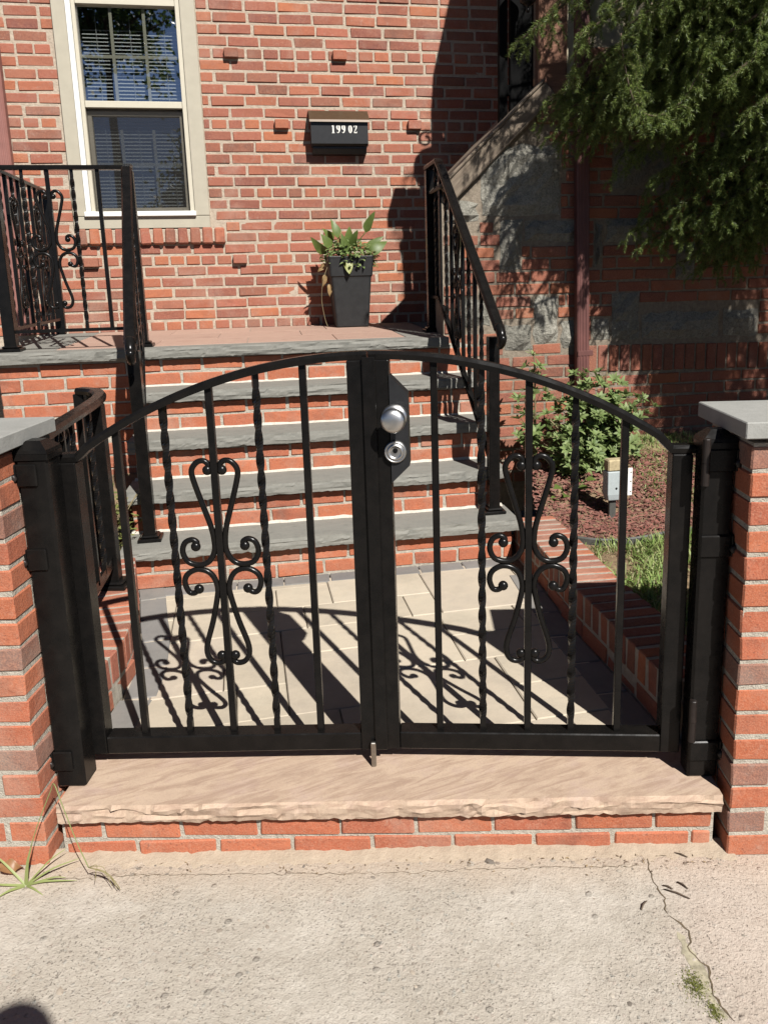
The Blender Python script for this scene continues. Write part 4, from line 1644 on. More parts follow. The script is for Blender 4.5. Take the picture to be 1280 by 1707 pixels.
def digit(ch):
    mb = MB()
    y = 0.0
    T, t = .0052, .0016

    def ell(cx, cz, rx, rz, a0, a1, n=18):
        o = []
        for i in range(n + 1):
            a = math.radians(a0 + (a1 - a0) * i / n)
            o.append((cx + rx * math.cos(a), cz + rz * math.sin(a), t + (T - t) * abs(math.cos(a)) ** 1.5))
        return o
    if ch == '0':
        ribbon(mb, ell(0, 0, .0085, .024, 0, 360, 24), y)
    if ch == '1':
        ribbon(mb, [(0, -.025, T), (0, .025, T)], y)
        ribbon(mb, [(-.010, -.0245, .0018), (.010, -.0245, .0018)], y - .0002)
        ribbon(mb, [(0, .024, .002), (-.0095, .017, .0018)], y - .0002)
    if ch == '9':
        ribbon(mb, ell(0, .011, .0085, .014, 0, 360, 24), y)
        ribbon(mb, [(.0085, .011, T), (.0078, -.006, T), (.003, -.021, .003), (-.004, -.0245, t), (-.009, -.019, .003)], y - .0002)
    if ch == '2':
        ribbon(mb, [(-.009, .012, .0038), (-.007, .021, .002), (0, .0248, t), (.0075, .018, T), (.006, .006, .004), (-.003, -.010, .002), (-.0095, -.021, .002)], y)
        ribbon(mb, [(-.010, -.0222, .003), (.010, -.0222, .003)], y - .0002)
        ribbon(mb, [(.0095, -.023, .0016), (.0105, -.013, .0012)], y - .0004)
    return mb.mesh("digit", M_DIGIT)


for ch, px_ in (('1', 553.5), ('9', 562.5), ('9', 571.5), ('0', 583.5), ('2', 592.5)):
    uu = (px_ - 567) / 250.0 * .90 + .008
    link("digit", digit(ch), box, Matrix.Translation((uu, -.1040, .146)) @ Matrix.Rotation(math.radians(-1.8), 4, 'X') @ Matrix.Diagonal((.88, 1, .95, 1)))

# ------------------------------------------------------------------ potted plant on the landing


def loft_square(mb, secs, n=5):
    vs_, fs_ = [], []
    ring = 0
    for h, z, r in secs:
        pts = []
        for cx, cy, a0 in ((1, 1, 0), (-1, 1, 90), (-1, -1, 180), (1, -1, 270)):
            for k in range(n):
                a = math.radians(a0 + 90 * k / (n - 1))
                pts.append((cx * (h - r) + r * math.cos(a), cy * (h - r) + r * math.sin(a), z))
        ring = len(pts)
        vs_ += pts
    for i in range(len(secs) - 1):
        for k in range(ring):
            fs_.append((i * ring + k, i * ring + (k + 1) % ring, (i + 1) * ring + (k + 1) % ring, (i + 1) * ring + k))
    fs_.append(tuple(range(ring - 1, -1, -1)))
    mb.add(vs_, fs_)


def leaf(mb, base, d, up, L, W, fold=.25, droop=.3, heart=.35, n=5, wave=0.0, pw=1.0):
    """one leaf blade with a folded midrib; d growth direction, up the face normal"""
    d, up = Vector(d).normalized(), Vector(up)
    s = d.cross(up)
    s = s.normalized() if s.length > 1e-4 else Vector((1, 0, 0))
    up = s.cross(d).normalized()
    base = Vector(base)
    vs_, fs_ = [], []
    for i in range(n + 1):
        t = i / n
        w = W * .5 * (math.sin(PI * min(1, (t * (1 - heart) + heart * (1 - (1 - t) ** 2)) ** .75)) ** pw if 0 < t < 1 else (.15 if t == 0 else 0.02))
        c = base + d * (L * t) - up * (droop * L * t * t)
        wv = math.sin(t * 9 + wave * 7) * wave * W
        vs_ += [c - s * w + up * (fold * w + wv), c, c + s * w + up * (fold * w - wv)]
    for i in range(n):
        for k in (0, 1):
            a = 3 * i + k
            fs_.append((a, a + 1, a + 4, a + 3))
    mb.add(vs_, fs_, True)


PB = HM(.525, 5.085, land_z(5.085))
pot = empty("potted_plant", PB, "leafy green plant in a tall black square planter against the brick wall", "plant pot")
mb = MB()
loft_square(mb, [(.100, 0, .012), (.104, .006, .014), (.126, .302, .016), (.1275, .312, .016), (.134, .320, .016), (.142, .425, .018), (.144, .436, .018), (.142, .440, .018), (.130, .438, .016), (.128, .395, .016)])
mb.build("planter", M_POT, pot)
mb = MB(); mb.box(-.126, .126, -.126, .126, .38, .405); mb.build("soil", M_SOIL, pot)
rg = random.Random(12)
LV = [(-.075, -.03, .17, -24, 0), (-.03, -.05, .27, -12, 0), (.012, -.06, .18, 6, 0), (.055, -.02, .34, 17, 0), (.02, .02, .22, -4, 0), (-.10, .0, .11, -46, 0), (.085, -.05, .10, 50, 0), (.0, -.07, .10, -10, 0), (-.05, .03, .24, -20, 0), (.07, .02, .15, 34, 0)]
for (x, y, h, tilt, _) in LV:
    a = math.radians(tilt)
    tip = Vector((x + math.sin(a) * h * .55, y - .02, .40 + h * .55))
    mb = MB(); mb.tube(catmull([(x * .6, y * .6, .39), (x * .85, y * .9, .40 + h * .3), tip], 4), .0028, 6); mb.build("leaf_stem", M_LEAF, pot)
    mb = MB()
    leaf(mb, tip, (math.sin(a) * 1.3, rg.uniform(-.6, .1), rg.uniform(.5, 1)), (rg.uniform(-.8, .8), -1, rg.uniform(.1, .8)), rg.uniform(.105, .145), rg.uniform(.055, .075), .25, rg.uniform(.05, .45), .30, 6, .05, .85)
    mb.build("leaf", M_LEAF, pot)
mb = MB(); leaf(mb, (-.02, -.128, .425), (.03, -.35, -1), (.1, -1, .3), .105, .058, .15, -.1, .05, 6, .03, .8); mb.build("yellow_leaf", M_YLEAF, pot)
for (p, d_) in (((-.10, -.05, .46), (-.5, -.2, .4)), ((-.15, -.05, .40), (-.6, -.2, -.6)), ((-.165, -.10, .33), (-.1, -.1, -1)), ((-.14, -.09, .27), (.1, -.2, -1)), ((-.065, -.06, .52), (.2, -.3, .6))):
    mb = MB(); leaf(mb, p, d_, (.2, -1, .1), .075, .036, .7, .35, .3, 5, .25); mb.build("wilted_leaf", M_WILT, pot)
mb = MB()
for k in range(760):
    a, r_ = rg.uniform(0, 2 * PI), rg.uniform(.02, .172)
    x, y = r_ * math.cos(a), r_ * math.sin(a) * .9
    z = .405 + rg.uniform(.0, .12) * (1.35 - r_ * 4) + (-.05 * rg.random() if r_ > .15 else .01)
    leaf(mb, (x, y, z), (math.cos(a) + rg.gauss(0, .6), math.sin(a) + rg.gauss(0, .6), rg.uniform(-.4, .8)), (0, -.3, 1), rg.uniform(.022, .050), rg.uniform(.014, .026), .2, .3, .2, 3, .05, .8)
mb.build("small_foliage", M_SHRUB, pot, kind='stuff')
mb = MB()
for k in range(130):
    a, r_ = rg.uniform(-.9, .9), rg.uniform(.02, .07)
    c = Vector((.105 + r_ * math.cos(a) * .8, -.04 + r_ * math.sin(a), .42 + rg.uniform(0, .06)))
    leaf(mb, c, (rg.gauss(.4, .6), rg.gauss(-.2, .6), rg.uniform(-.7, .8)), (0, -.3, 1), rg.uniform(.014, .024), rg.uniform(.008, .014), .3, .5, .3, 2)
mb.build("dry_sprigs", leaf_mat("dry_sprig", [(0.16, 0.10, 0.05), (0.10, 0.10, 0.03), (0.22, 0.15, 0.07)], .2), pot, kind='stuff')
mb = MB()
mb.tube(catmull([(-.135, -.10, .40), (-.175, -.12, .30), (-.19, -.10, .18), (-.175, -.10, .06), (-.16, -.11, .01)], 5), .002, 5)
mb.build("trailing_stem", M_STEM, pot)

# ================================================================== ENTRY PORCH (stone and brick, raking board)
PW = HM(1.4, VW, .35)
porch = empty("entry_porch", PW, "entry porch of mixed rough stone and brick in deep tree shade, with raking weathered board", "porch")
P0 = Matrix.Translation((-1.4, 0, -.35))     # porch-local = (u - 1.4, v - VW, z - .35)
PB_ = Bank(porch, PW, M_PORCH, M_PORCH_SHADE_I)
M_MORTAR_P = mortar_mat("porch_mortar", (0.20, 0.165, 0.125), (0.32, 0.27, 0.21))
btop = lambda u: 1.845 + (u - .935) * (2.285 - 1.845) / (1.5 - .935) if u < 1.5 else 2.50
core = MB()


def uzprism(mb, pts, y0, y1, M=P0):
    n = len(pts)
    mb.add([(u, y0, z) for u, z in pts] + [(u, y1, z) for u, z in pts],
           [tuple(range(n)), tuple(range(2 * n - 1, n - 1, -1))] + [(i, n + i, n + (i + 1) % n, (i + 1) % n) for i in range(n)], M=M)


uzprism(core, [(.94, .1), (3.9, .1), (3.9, 2.5), (1.5, 2.5), (1.5, 2.37), (.94, 1.865)], .004, .25)
core.box(1.80, 1.95, .252, VF - VW - .002, .1, 3.2, M=P0)  # side wall out of view, added to block light behind the porch
core.box(1.50, 3.9, .2505, VF - VW - .002, 3.66, 3.78, M=P0)  # unseen ceiling, added to keep sky light out of the alcove
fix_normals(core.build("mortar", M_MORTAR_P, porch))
for poly in ([(1.40, 3.06), (1.40, 3.15), (1.356, 3.22), (1.36, 3.30), (1.40, 3.345), (1.475, 3.37), (1.482, 3.50), (1.482, 3.62), (1.50, 3.85), (1.554, 4.06), (1.554, 3.506), (1.540, 3.478), (1.554, 3.425), (1.554, 3.06)],
             [(1.5545, 3.06), (1.5545, 3.425), (1.570, 3.478), (1.5545, 3.506), (1.5545, 4.06), (1.62, 4.32), (1.75, 4.75), (3.9, 4.75), (3.9, 2.501), (1.62, 2.501), (1.62, 3.06)]):
    up = MB()
    uzprism(up, poly, .02, .06)
    fix_normals(up.build("gable_stucco", M_STUCCO, porch))
stones = [(1.153, 1.608, 1.765, 2.137), (.965, 1.148, 1.730, 1.850), (1.257, 1.387, 1.481, 1.760), (1.393, 1.708, 1.628, 1.752), (1.862, 2.144, 1.619, 1.757), (1.800, 1.857, 1.487, 1.730), (1.457, 1.601, 1.068, 1.342), (1.613, 1.709, 1.040, 1.205), (1.795, 1.911, 1.073, 1.206), (1.277, 1.452, 1.033, 1.190), (1.918, 2.088, 1.072, 1.346), (2.094, 2.595, 1.066, 1.230), (2.611, 2.845, 1.066, 1.231), (1.90, 2.25, 1.90, 2.12), (2.45, 2.85, 1.60, 1.80), (2.30, 2.42, 1.40, 1.62), (1.04, 1.21, 1.18, 1.33), (2.5, 2.68, 2.0, 2.28), (.945, 1.06, 1.42, 1.60)]
rg = random.Random(91)
for (a, b, c, d) in stones:
    mb = MB()
    g_ = .007
    w, h = b - a - 2 * g_, d - c - 2 * g_
    nx = max(3, int(w / .05)); nz = max(3, int(h / .05))
    vs_, fs_ = [], []
    for j in range(nz + 1):
        for i in range(nx + 1):
            x, z = -w / 2 + w * i / nx, -h / 2 + h * j / nz
            e = min(i, nx - i, j, nz - j) == 0
            vs_.append((x + (0 if not e else rg.gauss(0, .006)), (.002 if e else -.020 + rg.gauss(0, .0075)), z + (0 if not e else rg.gauss(0, .006))))
    for j in range(nz):
        for i in range(nx):
            k = j * (nx + 1) + i
            fs_.append((k, k + 1, k + nx + 2, k + nx + 1))
    mb.add(vs_, fs_)
    rim = [i for i in range(nx + 1)] + [j * (nx + 1) + nx for j in range(1, nz + 1)] + [nz * (nx + 1) + i for i in range(nx - 1, -1, -1)] + [j * (nx + 1) for j in range(nz - 1, 0, -1)]
    b0 = len(mb.v)
    mb.v += [(mb.v[i][0], .06, mb.v[i][2]) for i in rim]
    n = len(rim)
    mb.f += [(rim[i], b0 + i, b0 + (i + 1) % n, rim[(i + 1) % n]) for i in range(n)]
    mb.sm += [False] * n
    zlim = d
    mb.build("stone", M_GRANITE, porch, P0 @ Matrix.Translation(((a + b) / 2, 0, (c + d) / 2)))
holes = [(a, b, c - .004, d + .004) for a, b, c, d in stones] + [(1.70, 3.9, .895, 1.062), (1.462, 1.72, 2.28, 3.4)]
rg = random.Random(92)
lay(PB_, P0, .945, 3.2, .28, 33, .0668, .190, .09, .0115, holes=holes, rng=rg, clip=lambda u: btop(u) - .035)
u = 1.708
while u < 3.3:
    PB_.add(P0 @ Matrix.Translation((u + .029, .04, .977 - (u - 1.7) * .02)), .056, .09, .150, rg.random(), rg)
    u += .0675
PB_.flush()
# raking board with its cap
ang = math.atan2(2.44 - 1.885, 1.50 - .915)
Lb = math.hypot(2.44 - 1.885, 1.50 - .915) - .03
mb = MB()
R_ = P0 @ Matrix.Translation((.935, 0, 1.905)) @ Matrix.Rotation(-ang, 4, 'Y')
mb.box(0, Lb, -.045, -.012, -.088, .006, .006)
mb.build("raking_board", M_BOARD, porch, R_)
mb = MB(); mb.box(-.01, Lb, -.054, .27, .0065, .022, .005); mb.build("board_cap", M_BOARD, porch, R_)
mb = MB()
mb.box(1.462, 1.618, -.030, .03, 2.24, 3.05, .006, M=P0)
mb.build("timber_post", M_TIMBER, porch)
mb = MB(); mb.box(1.6185, 1.705, -.004, .03, 2.36, 3.05, .003, M=P0); mb.build("stucco_panel", M_STUCCO, porch)
mb = MB(); mb.box(1.70, 3.2, -.028, .03, 2.503, 2.62, .006, M=P0); mb.build("timber_beam", M_TIMBER, porch)
mb = MB(); mb.box(1.195, 1.46, -.05, .12, 2.962, 3.050, .006, M=P0); mb.build("timber_bracket", M_TIMBER, porch)
# wrought scroll ornament beside the gable (out of frame above; its shadow falls on the house wall)
mb = MB()
mb.tube([(1.440 + .050 * math.cos(a) * k, .03, 3.442 + .052 * math.sin(a) * k) for a, k in [(math.radians(60 + i * 17), 1 - i * .028) for i in range(24)]] , .0085, 8, M=P0)
mb.tube([(1.465, .03, 3.485), (1.50, .03, 3.52)], .0085, 8, M=P0)
mb.build("iron_scroll", M_BLACK, porch)
# black storm door standing open beside the post
DB = HM(1.38, VW + .05, land_z(VW + .05))
dr = empty("storm_door", DB, "black storm door standing open in the dark gap beside the porch's brown timber post", "door")
dz = DB.translation.z
mb = MB(); mb.box(-.112, -.066, -.018, .018, .012, 3.0 - dz, .004); mb.build("door_stile", M_DOORB, dr)
mb = MB()
mb.box(-.052, .075, -.018, .018, .012, 3.0 - dz, .004)
mb.box(-.0655, -.0525, -.015, .015, .012, 2.17 - dz)
mb.box(-.0655, -.0525, -.015, .015, 2.93 - dz, 2.99 - dz)
mb.box(-.0655, -.0525, -.015, .015, 2.39 - dz, 2.44 - dz)
mb.build("door_panel", M_DOORB, dr)
mb = MB(); mb.ball((-.09, -.03, 1.95 - dz), .014); mb.build("handle", M_BLACK, dr)

# lantern
LT = HM(1.365, 4.06, 2.74)
ln = empty("porch_lantern", LT, "black hanging lantern at the top edge of the photo above the porch's raking board", "lantern")
mb = MB(); mb.lathe([(.001, -.004), (.008, .002), (.010, .010), (.005, .018), (.006, .026), (.026, .036), (.038, .046), (.040, .056), (.034, .060)], 20); mb.build("finial", M_BLACK, ln)
mb = MB(); mb.lathe([(.034, .061), (.046, .20), (.001, .201)], 8, smooth=False); mb.build("lantern_glass", plain("frosted_lantern_glass", (.35, .33, .28), .2, .5), ln)
for k in range(4):
    a = PI / 4 + k * PI / 2
    mb = MB(); mb.tube([(.040 * math.cos(a), .040 * math.sin(a), .055), (.052 * math.cos(a), .052 * math.sin(a), .205)], .005, 6); mb.build("lantern_rib", M_BLACK, ln)
mb = MB(); mb.lathe([(.062, .202), (.064, .210), (.030, .260), (.010, .275), (.010, .40)], 16); mb.build("lantern_roof", M_BLACK, ln)
mb = MB(); mb.tube(catmull([(0, 0, .39), (.0, .05, .42), (.0, .12, .40), (0, .14, .36)], 4), .008, 8); mb.build("lantern_arm", M_BLACK, ln)

# downspouts
DS = HM(1.735, VW - .045, .45)
ds = empty("downspout", DS, "dark red square downspout running down the porch wall behind the shrubs", "downspout", "red painted downspouts")
mb = MB()
mb.box(-.036, .036, -.026, .026, 0, 2.5, .006)
for k in (-.018, .0, .018):
    mb.box(k - .004, k + .004, -.029, -.025, 0, 2.5, .001)
mb.build("pipe", M_PIPE_D, ds, Matrix.Rotation(-.02, 4, 'Y'))
for z in (.55, 1.75):
    mb = MB(); mb.box(-.045, .045, -.0295, .018, z, z + .03, .002); mb.build("pipe_strap", M_PIPE_D, ds)
DS = HM(-1.493, VF - .05, 1.16)
ds = empty("downspout", DS, "pale red downspout in full sun on the house wall at the photo's left edge", "downspout", "red painted downspouts")
mb = MB()
mb.box(-.05, .040, -.035, .035, 0, 3.0, .01)
for k in (-.025, .0, .02):
    mb.box(k - .005, k + .005, -.039, -.034, 0, 3.0, .001)
mb.build("pipe", M_PIPE, ds)
for z in (.35, 1.9):
    mb = MB(); mb.box(-.06, .05, -.0395, .03, z, z + .035, .002); mb.build("pipe_strap", M_PIPE, ds)

# ================================================================== GARDEN
rgn = np.random.default_rng(5)


def tri_mass(name, V, F, mat, parent=None, kind='stuff'):
    return link(name, np_mesh(name, V, F, mat), parent, None, kind)


EDGE = [(.60, 3.36), (.66, 3.305), (.72, 3.275), (.80, 3.258), (.90, 3.262), (1.05, 3.30), (1.25, 3.38), (1.6, 3.55)]
edge_y = lambda x: interp(EDGE, x)
# edging strip
c = Vector((.8, 3.26, .28))
ed = empty("garden_edging", c, "dark rubber edging strip curving between the red mulch and the grass", "edging")
mb = MB()
mb.sweep([Vector((x, y, yard_z(x, y) + .006)) - c for x, y in [(p.x, p.y) for p in catmull([(a, b, 0) for a, b in EDGE], 4)]], [(-.006, -.03), (.006, -.03), (.006, .020), (.002, .026), (-.002, .026), (-.006, .020)])
fix_normals(mb.build("strip", M_EDGE, ed))

# mulch
n = 5200
X = rgn.uniform(.56, 1.75, n); Y = rgn.uniform(3.25, 4.25, n)
ok = []
for x, y in zip(X, Y):
    v = -x * ST + y * CT
    ok.append(y > edge_y(x) + .012 and x > interp(KR, min(y, 3.5)) + .20 - max(0, (y - 3.45)) and v < VW - .03)
ok = np.array(ok)
X, Y = X[ok], Y[ok]
n = len(X)
Z = np.array([yard_z(x, y) for x, y in zip(X, Y)]) + rgn.uniform(.002, .014, n) + .006
a = rgn.uniform(0, 2 * PI, n); L = rgn.uniform(.010, .026, n); w = rgn.uniform(.0025, .007, n); tz = rgn.normal(0, .25, n)
d = np.stack([np.cos(a), np.sin(a), tz], -1) * L[:, None]
s = np.stack([-np.sin(a), np.cos(a), rgn.normal(0, .5, n)], -1) * w[:, None]
C = np.stack([X, Y, Z], -1)
V = np.stack([C - d, C + s * .9, C + d, C - s, C + np.array([0, 0, .006]) + d * .1], 1).reshape(-1, 3)
b = np.arange(n)[:, None] * 5
F = np.concatenate([b + np.array([[0, 3, 4]]), b + np.array([[3, 2, 4]]), b + np.array([[2, 1, 4]]), b + np.array([[1, 0, 4]])])
tri_mass("mulch", V, F, M_MULCH)

# grass
def grass_mass(name, X, Y, hmin, hmax, mat, zf=yard_z, lean=.6, wid=.0022):
    n = len(X)
    Z = np.array([zf(x, y) for x, y in zip(X, Y)])
    h = rgn.uniform(hmin, hmax, n); a = rgn.uniform(0, 2 * PI, n); ln_ = rgn.uniform(.1, 1, n) * lean
    w = rgn.uniform(.7, 1.3, n) * wid
    D = np.stack([np.cos(a), np.sin(a)], -1)
    S = np.stack([-np.sin(a), np.cos(a)], -1) * w[:, None]
    P = np.stack([X, Y], -1)
    def lvl(t, ww):
        c = P + D * (h * ln_ * t * t)[:, None]
        z = Z - .004 + h * t * (1 - .35 * ln_ * t)
        return np.concatenate([c - S * ww, z[:, None]], 1), np.concatenate([c + S * ww, z[:, None]], 1)
    l0, r0 = lvl(0, 1); l1, r1 = lvl(.45, .9); l2, r2 = lvl(.8, .6); t0, t1 = lvl(1, .05)
    V = np.stack([l0, r0, l1, r1, l2, r2, t0], 1).reshape(-1, 3)
    b = np.arange(n)[:, None] * 7
    F = np.concatenate([b + np.array([q]) for q in ([0, 1, 3], [0, 3, 2], [2, 3, 5], [2, 5, 4], [4, 5, 6])])
    tri_mass(name, V, F, mat)


n = 34000
X = rgn.uniform(.60, 2.3, n); Y = rgn.uniform(2.0, 3.5, n)
dens = .5 + .5 * np.sin(9 * X + 2) * np.sin(7 * Y + 1) + .35 * np.sin(23 * X - 11 * Y)
dry = np.exp(-(((X - .76) / .10) ** 2 + ((Y - 3.03) / .17) ** 2))
kr = np.array([interp(KR, y) for y in Y])
ey = np.array([edge_y(x) for x in X])
ok = (X > kr + .185 + rgn.normal(0, .012, n)) & (Y < ey - .02) & (rgn.uniform(-.3, 1, n) < dens - dry * .9)
grass_mass("grass", X[ok], Y[ok], .02, .075, M_GRASS, wid=.0030, lean=1.1)
n = 5000
X = rgn.uniform(1.15, 2.1, n); Y = rgn.uniform(3.75, 4.5, n)
v = -X * ST + Y * CT
ok = v < VW - .02
grass_mass("grass", X[ok], Y[ok], .015, .045, M_GRASS, lean=1.0)
# dry clippings on the soil
n = 700
X = rgn.normal(.80, .11, n); Y = rgn.normal(3.02, .16, n)
kr = np.array([interp(KR, y) for y in Y])
ok = (X > kr + .17) & (Y < np.array([edge_y(x) for x in X]) - .02)
grass_mass("dry_grass", X[ok], Y[ok], .008, .02, leaf_mat("dry_straw", [(0.40, 0.32, 0.18), (0.30, 0.25, 0.13), (0.22, 0.20, 0.09)], .1, .8, False), lean=2.2, wid=.0014)


def whorl(mb, c, ax, n, L, W, rg):
    ax = Vector(ax).normalized()
    r = Vector((1, 0, 0)) if abs(ax.x) < .8 else Vector((0, 1, 0))
    p = ax.cross(r).normalized(); q = ax.cross(p)
    a0 = rg.uniform(0, 6)
    for k in range(n):
        a = a0 + 2 * PI * k / n + rg.gauss(0, .2)
        o = p * math.cos(a) + q * math.sin(a)
        d = o * .8 + ax * rg.uniform(.25, 1.0)
        leaf(mb, Vector(c) + o * .003, d, ax, L * rg.uniform(.7, 1.15), W * rg.uniform(.8, 1.15), .18, .28, .0, 4, 0, .8)
    for k in range(2):
        d = ax + Vector((rg.gauss(0, .3), rg.gauss(0, .3), rg.gauss(0, .2)))
        leaf(mb, c, d, p, L * .6, W * .6, .2, .1, .05, 3, 0, .7)


def shrub(label, base, stems, seed, mat=M_SHRUB, L=.042, W=.0175, nl=9, name="shrub", group=None, cat="shrub"):
    """stems: list of polylines in house (u, v, z); rosettes of leaves at and along their ends"""
    B0 = HM(*base)
    root = empty(name, B0, label, cat, group)
    rg = random.Random(seed)
    st, lf = MB(), MB()
    for pl, nr, spread in stems:
        P = catmull([(u - base[0], v - base[1], z - base[2]) for u, v, z in pl], 5)
        n = len(P)
        st.tube(P, [.006 * (1 - .7 * i / n) + .0012 for i in range(n)], 5)
        for k in range(nr):
            i = int(n * (1 - (k / max(nr, 1)) * .62)) - 1
            a = P[max(i, 1)]
            off = Vector((rg.gauss(0, spread), rg.gauss(0, spread * .8), rg.gauss(0, spread * .7)))
            c = a + off
            if off.length > .012:
                st.tube([a - (a - P[max(i - 2, 0)]) * .5, a + off * .6 + Vector((0, 0, -.004)), c], .0014, 4)
            whorl(lf, c, (off.x * 6 + rg.gauss(0, .35), off.y * 6 - .35 + rg.gauss(0, .3), 1), nl, L, W, rg)
    st.build("stem", M_STEM, root)
    lf.build("foliage", mat, root, kind='stuff')
    return root


shrub("tall thin shrub shoot with a leafy tip against the porch wall", (1.345, 3.86, .36),
      [([(1.345, 3.86, .36), (1.35, 3.86, .7), (1.338, 3.85, 1.06)], 15, .030), ([(1.345, 3.86, .40), (1.31, 3.85, .62), (1.285, 3.84, .84)], 12, .028)], 3, L=.048, nl=9)
sb = []
rg = random.Random(8)
for k in range(20):
    tx, tz = 1.70 + rg.uniform(-.21, .21), 0
    r_ = (tx - 1.70) / .21
    tz = .955 - .16 * r_ * r_ - rg.choice([0, .0, .06, .12, .2, .28])
    tv = 3.83 + rg.uniform(-.11, .09)
    sb.append(([(1.69 + rg.gauss(0, .02), 3.86, .36), (1.69 + (tx - 1.69) * .55, 3.86 + (tv - 3.86) * .4, .36 + (tz - .36) * .55), (tx, tv, tz)], 22, .052))
for k in range(9):
    tx = 1.50 + rg.uniform(-.12, .10); tz = .74 - rg.uniform(0, .24); tv = 3.76 + rg.uniform(-.06, .08)
    sb.append(([(1.64, 3.85, .36), (1.56, 3.80, .36 + (tz - .36) * .5), (tx, tv, tz)], 20, .050))
shrub("broad bushy shrub with whorled leaves on the mulch before the porch wall", (1.69, 3.86, .36), sb, 4)
# bright weed in the mulch
wd = empty("garden_weed", HM(1.43, 3.60, .31), "bright green broad-leaved weed in the red mulch below the bushy shrub", "weed")
rg = random.Random(2)
for (du_, dz_, ax_) in ((-.045, .10, -.6), (.02, .13, .2), (.055, .09, .7), (-.01, .055, -.3), (-.06, .04, -.8), (.09, .13, .6)):
    mb = MB(); mb.tube([(0, 0, 0), (du_ * .6, -.01, dz_ * .7), (du_, -.02, dz_)], .0018, 5); mb.build("weed_stem", M_LEAF, wd)
    mb = MB(); leaf(mb, (du_, -.02, dz_), (ax_, -.5, .15), (.1, -.5, 1), .055, .045, .15, .25, .5, 5); mb.build("leaf", M_LEAF, wd)

# low yellow-green plant seen through the left railing
lp = empty("ground_plant", Vector((-1.33, 3.26, .28)), "yellow-green low plant glimpsed between the left railings", "plant")
mb = MB(); rg = random.Random(6)
for k in range(240):
    z = rg.uniform(0, .30)
    c = Vector((rg.gauss(0, .045), rg.gauss(0, .05), z))
    leaf(mb, c, (rg.gauss(0, 1), rg.gauss(-.3, .8), rg.uniform(-.2, 1)), (rg.gauss(0, .3), -.5, 1), rg.uniform(.02, .038), rg.uniform(.009, .015), .3, .3, .2, 2)
mb.build("foliage", M_YEL, lp, kind='stuff')
mb = MB()
for k in range(6):
    mb.tube([(0, 0, -.02), (rg.gauss(0, .03), rg.gauss(0, .03), .12), (rg.gauss(0, .04), rg.gauss(0, .04), .28)], .002, 5)
mb.build("stem", M_STEM, lp)
mb = MB(); leaf(mb, (-.02, -.01, .30), (-.3, -.5, -.15), (.2, -.8, .6), .05, .04, .1, .2, .4, 4); mb.build("leaf", M_LEAF, lp)

# grey utility box on a stake
UB = HM(1.572, 3.37, .27)
ub = empty("utility_box", UB, "small grey utility box on a black stake in the red mulch with tan top", "utility box")
mb = MB(); mb.box(-.022, .012, -.008, .012, -.05, .125, .003); mb.build("stake", M_EDGE, ub)
mb = MB()
mb.add([(-.036, -.026, .120), (.044, -.026, .120), (.044, .026, .120), (-.036, .026, .120), (-.043, -.032, .150), (.046, -.032, .150), (.046, .030, .150), (-.043, .030, .150), (-.043, -.030, .262), (.046, -.030, .262), (.046, .030, .262), (-.043, .030, .262)],
       [(3, 2, 1, 0), (0, 1, 5, 4), (1, 2, 6, 5), (2, 3, 7, 6), (3, 0, 4, 7), (4, 5, 9, 8), (5, 6, 10, 9), (6, 7, 11, 10), (7, 4, 8, 11), (8, 9, 10, 11)])
o = mb.build("box_body", M_GREYBOX, ub); md = o.modifiers.new("edge", 'BEVEL'); md.width = .004; md.segments = 2
mb = MB(); mb.box(-.041, .044, -.028, .028, .2625, .318, .006); mb.build("box_top", M_TAN, ub)
mb = MB(); mb.box(.060, .090, -.010, -.006, .135, .270, .001); mb.box(.0465, .0605, -.012, -.004, .15, .255, .001); mb.build("side_bracket", M_WHITE, ub)
for z in (.155, .205, .250):
    mb = MB(); mb.lathe([(.004, 0), (.003, .002), (.0005, .0022)], 8, 'Y', Matrix.Translation((.082, -.0102, z))); mb.build("screw", M_STEEL, ub)
mb = MB(); mb.lathe([(.006, 0), (.004, .003), (.0005, .0032)], 8, 'Y', Matrix.Translation((-.0, -.0315, .18))); mb.build("screw", M_BLACK, ub)

# ------------------------------------------------------------------ spruce
TRU = H(2.95, 2.85, 0)
spr = empty("spruce_tree", Vector((TRU.x, TRU.y, .30)), "large dark spruce whose drooping branches hang across the top right", "tree")
mb = MB()
mb.tube([(0, 0, -.1), (.02, 0, .6), (.0, .03, 2.5), (.02, .0, 5.2), (0, 0, 7.6)], [.17, .14, .115, .07, .015], 12)
mb.build("trunk", M_BARK, spr)
wood = MB()
TW = []          # twig polylines in spruce-local coordinates, with needle length


